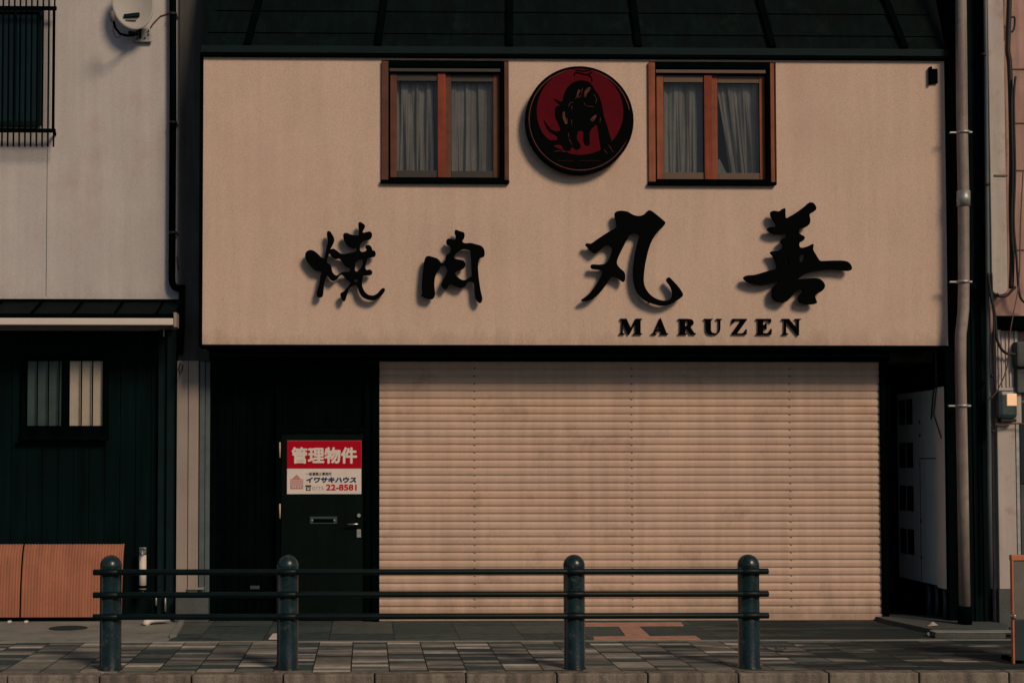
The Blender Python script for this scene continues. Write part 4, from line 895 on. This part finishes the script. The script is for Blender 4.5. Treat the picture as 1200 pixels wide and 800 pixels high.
# satellite dish
yd = YL-0.22
c = at(156, 4, yd)
t = thing('satellite_dish', (c.x, yd, c.z), 'grey satellite dish with a black arm high on the grey stucco wall', 'satellite dish')
m = MB(); rx, rz = 0.215, 0.285
Rm = Matrix.Rotation(R(-12), 3, 'Y')
def dish(u, v):
    a = u*2*math.pi; r = v
    p = Rm @ Vector((rx*r*math.cos(a), 0.05*(1-r*r)-0.02, rz*r*math.sin(a)))
    return c+p
m.grid(dish, 48, 10); bmesh.ops.remove_doubles(m.bm, verts=m.bm.verts[:], dist=1e-5)
bmesh.ops.solidify(m.bm, geom=m.bm.faces[:], thickness=0.008)
ds = m.build('dish', 'dish_grey', t)
m = MB()
a0 = [at(145, 20.5, yd-0.03), at(163, 18.5, yd-0.03), at(163, 14.6, yd-0.03), at(145, 16.8, yd-0.03)]
dz = Vector((0, 0.05, 0))
m.quad(*a0); m.quad(*[p+dz for p in a0]); 
for k in range(4): m.quad(a0[k], a0[(k+1) % 4], a0[(k+1) % 4]+dz, a0[k]+dz)
m.build('maker_plate', 'teal_metal', ds)
m = MB()
for k in range(6): m.pbox(147.5+k*2.1, 148.8+k*2.1, 22.2, 23.4, yd-0.028, 0.03, 0.0)
m.build('small_print', 'sign_grey', ds)
m = MB(); m.tube([at(133, 25, yd-0.26), at(135, 33, yd-0.22), at(141, 40, yd-0.12), at(149, 42, yd-0.02), at(157, 41.5, yd+0.06)], 0.013, 10); m.build('arm', 'black_paint', t)
m = MB(); p = at(131, 13.5, yd-0.27); q = at(132.5, 25.5, yd-0.27); m.tube([p, p+(q-p)*0.15, q], [0.022, 0.030, 0.026], 14); m.build('receiver', 'panel_grey', t)
m = MB(); m.pbox(157.5, 177.5, 33.5, 49, YL-0.05, 0.03, 0.005); pl = m.build('mount_plate', 'galvanised', t)
m = MB(); m.tube([at(164, 29, yd+0.03), at(164, 44, YL-0.06)], 0.016, 10); m.tube([at(152, 38.5, yd+0.02), at(160, 40, YL-0.06)], 0.020, 10)
for qx, qy in ((161, 37), (174, 37), (161, 46), (174, 41), (170, 45)): 
    p = at(qx, qy, YL-0.05); m.tube([p, p+Vector((0, -0.015, 0))], 0.008, 8)
m.build('clamp', 'teal_metal', t)
m = MB(); m.tube([at(132.5, 30, yd-0.2), at(132.8, 38, yd-0.16), at(136, 44.5, yd-0.12), at(142, 42.5, yd-0.1)], 0.005, 8); m.tube([at(176, 33, YL-0.03), at(180, 27, YL-0.02), at(188, 19, YL-0.012), at(200, 15, YL-0.012)], 0.006, 8); m.build('cable', 'cable_brown', t)

# curved corrugated fence at the foot of the left house
yt, ybm = YL-0.005, ground(70, 728.5).y
xe_ = X(144.5, yt, 637); zt_ = Z(637.5, yt, 60)
t = thing('curved_fence', (xe_-1.2, (yt+ybm)/2, 0), 'orange-pink ribbed curved fence leaning on the dark ground floor wall', 'fence')
def prof_f(v):     # v 0 at the top, 1 at the ground
    a = v*math.pi/2*0.92
    return yt-0.02-(yt-0.02-ybm)*(math.sin(a)/math.sin(math.pi/2*0.92)), zt_-(zt_-0.05)*((1-math.cos(a))/(1-math.cos(math.pi/2*0.92)))**0.86
def ribbed(x0, x1):
    m = MB(); nr = max(1, int((x1-x0)/0.030)); nu = nr*6; nv = 18
    def fn(u, v):
        y, z = prof_f(v); y2, z2 = prof_f(min(1, v+0.02)); tq = Vector((0, y2-y, z2-z))
        if tq.length < 1e-6: y0_, z0_ = prof_f(v-0.02); tq = Vector((0, y-y0_, z-z0_))
        nrm = Vector((0, tq.z, -tq.y)).normalized()
        if nrm.y > 0: nrm = -nrm
        return Vector((x0+(x1-x0)*u, y, z))+nrm*(0.0055*abs(math.sin(math.pi*u*nr)))
    m.grid(fn, nu, nv); return m
xs_ = X(29, yt, 637)
ribbed(xs_+0.005, xe_).build('ribbed_panel', 'pink_plastic', t)
ribbed(xe_-4.4, xs_-0.005).build('ribbed_panel', 'pink_plastic', t)
m = MB(); pts = [Vector((xe_+0.006, prof_f(v/14)[0], prof_f(v/14)[1])) for v in range(15)]
m.tube(pts, 0.012, 8); m.build('edge_trim', 'pink_plastic', t)
m = MB()
for v in range(14):
    a, b = prof_f(v/14), prof_f((v+1)/14); m.quad((xe_-0.01, a[0]+0.012, a[1]), (xe_-0.01, yt, a[1]), (xe_-0.01, yt, b[1]), (xe_-0.01, b[0]+0.012, b[1]))
m.build('end_board', 'black_paint', t)
m = MB(); pts = [Vector((xs_, prof_f(v/14)[0]-0.003, prof_f(v/14)[1])) for v in range(15)]; m.tube(pts, 0.008, 6); m.build('seam', 'black_paint', t)
m = MB(); m.box(xe_-4.4, xe_-0.02, ybm+0.01, ybm+0.04, 0.012, 0.05, 0.004); m.build('bottom_rail', 'black_paint', t)
for px in (10.5, 30):
    m = MB(); q = ground(px, 730.5); m.box(q.x-0.018, q.x+0.018, q.y, q.y+0.05, 0.006, 0.03, 0.008); m.build('foot', 'white_paint', t)

# white standpipe and small things by the left house corner
ys_ = YL-0.12; q = at(167.5, 690, ys_)
t = thing('standpipe', (q.x, ys_, q.z), 'short cream pipe with a silver tap on the dark wall beside the orange fence', 'standpipe')
m = MB(); m.tube([at(167.3, 690, ys_), at(167.3, 650, ys_)], 0.037, 18); m.build('pipe', 'white_paint', t)
m = MB(); m.tube([at(167.3, 688.5, ys_), at(167.3, 685.5, ys_)], 0.041, 18); m.build('band', 'black_paint', t)
m = MB(); m.tube([at(167.3, 650.3, ys_), at(167.3, 641, ys_)], 0.036, 18); p = at(168, 645, ys_-0.04); m.tube([p, p+Vector((0, -0.05, 0)), p+Vector((0.0, -0.07, -0.05))], 0.012, 10); p2 = at(168, 642, ys_-0.05); m.tube([p2+Vector((-.03, 0, 0)), p2+Vector((.03, 0, 0))], 0.007, 8); m.build('tap', 'galvanised', t)
m = MB(); m.tube([at(167.3, 700, ys_), at(167.3, 690.2, ys_)], 0.015, 10); m.box(at(165, 0, ys_).x, at(170, 0, ys_).x, ys_, YL+0.05, Z(697, ys_), Z(693, ys_), 0.003); m.build('wall_fixing', 'cable_black', t)
g = ground(170, 733)
m = MB(); m.tube([(g.x+0.22, g.y+0.12, 0.062), (g.x+0.09, g.y+0.06, 0.062), (g.x+0.04, g.y+0.03, 0.055), (g.x+0.01, g.y+0.01, 0.032), (g.x, g.y, 0.006)], 0.036, 14)
tag(m.build('elbow_pipe', 'white_paint', None, (g.x, g.y, 0.006)), 'small pale elbow pipe lying at the foot of the dark corner', 'pipe')
t = thing('thin_conduit', at(183, 715, YL-0.1), 'pair of thin grey conduits low on the dark corner post', 'conduit')
for px, a, b in ((183, 697, 709), (193.8, 697, 716)):
    m = MB(); m.tube([at(px, b, YL-0.1), at(px, a, YL-0.1)], 0.010, 10); m.build('tube', 'galvanised', t)
g = ground(356, 745.5)
m = MB(); m.prism([(ground(315, 749).x, ground(315, 749).y), (ground(325, 749).x, ground(325, 749).y), (ground(326, 743).x, ground(326, 743).y), (ground(320, 743).x, ground(320, 743).y)], 0.003, 0.011)
tag(m.build('pale_tile', 'white_paint'), 'small pale tile in the dark paving before the dark door', 'tile')

# ================================================================== GUARD RAIL on the kerb
ypst = YK+0.29
t = thing('guard_rail', (X(505, ypst, 786), ypst, 0), 'dark teal steel guard rail with four domed posts along the kerb', 'guard rail')
rp = 12.4*ypst/F
rail_z = [Z(py, ypst-rp, 600) for py in (669.5, 696, 721.5)]
zt = Z(649.5, ypst, 600)
for px in (129.5, 337, 673, 877.5):
    cx = X(px, ypst, 740)
    prof = [(rp+0.012, 0.0), (rp+0.012, 0.006), (rp, 0.012), (rp, zt-rp*1.12)]
    m = MB(); m.lathe(cx, ypst, prof, 44); post = m.build('post', 'rail_paint', t)
    zc = zt-rp*1.08
    cap = [(rp*0.93, zc-0.012), (rp*1.0, zc-0.004), (rp*1.02, zc+0.002)]+[(rp*1.02*math.cos(a), zc+0.002+rp*1.06*math.sin(a)) for a in [k*math.pi/2/10 for k in range(1, 10)]]+[(0.002, zc+0.002+rp*1.06)]
    m = MB(); m.lathe(cx, ypst, cap, 44); m.build('cap', 'rail_paint', post)
    for z in rail_z:
        y = ypst-rp+0.002; m = MB()
        m.tube([(cx-rp*0.82, y, z), (cx-rp*0.78, y, z), (cx+rp*0.78, y, z), (cx+rp*0.82, y, z)], [0.024, 0.0265, 0.0265, 0.024], 18)
        m.tube([(cx-rp*0.62, y+0.012, z-0.018), (cx+rp*0.62, y+0.012, z-0.018)], 0.020, 12)
        m.build('saddle', 'rail_dark', post)
xa_, xb_ = X(111.5, ypst, 700), X(897, ypst, 700)
for z in rail_z:
    m = MB(); y = ypst-rp+0.002
    m.tube([(xa_, y, z), (xa_+0.004, y, z), (xb_-0.004, y, z), (xb_, y, z)], [0.021, 0.0235, 0.0235, 0.021], 18); m.build('rail', 'rail_dark', t)

# ------------------------------------------------------------------ litter on the step and paving
def scrap(px, py, z, r, matn, label):
    g = ground(px, py, z); m = MB()
    def fn(u, v): return Vector((g.x+(u-.5)*r*2, g.y+(v-.5)*r*1.2, z+0.004+0.03*math.sin(u*3.0+px)**2*v+0.012*u))
    m.grid(fn, 6, 4); tag(m.build('scrap', matn, None, (g.x, g.y, z)), label, 'litter')
scrap(1093, 733.5, 0.046, 0.045, 'old_white', 'crumpled pale scrap on the back of the dark concrete step')
scrap(1091, 745, 0.006, 0.032, 'galvanised', 'small grey scrap on the paving against the step front')
scrap(745, 723.5, 0.008, 0.045, 'leaf_dark', 'small dark dry leaf lying against the shutter bottom')
scrap(915, 762, 0.004, 0.05, 'leaf_dark', 'dark dry leaf on the pavers beside the last railing post')
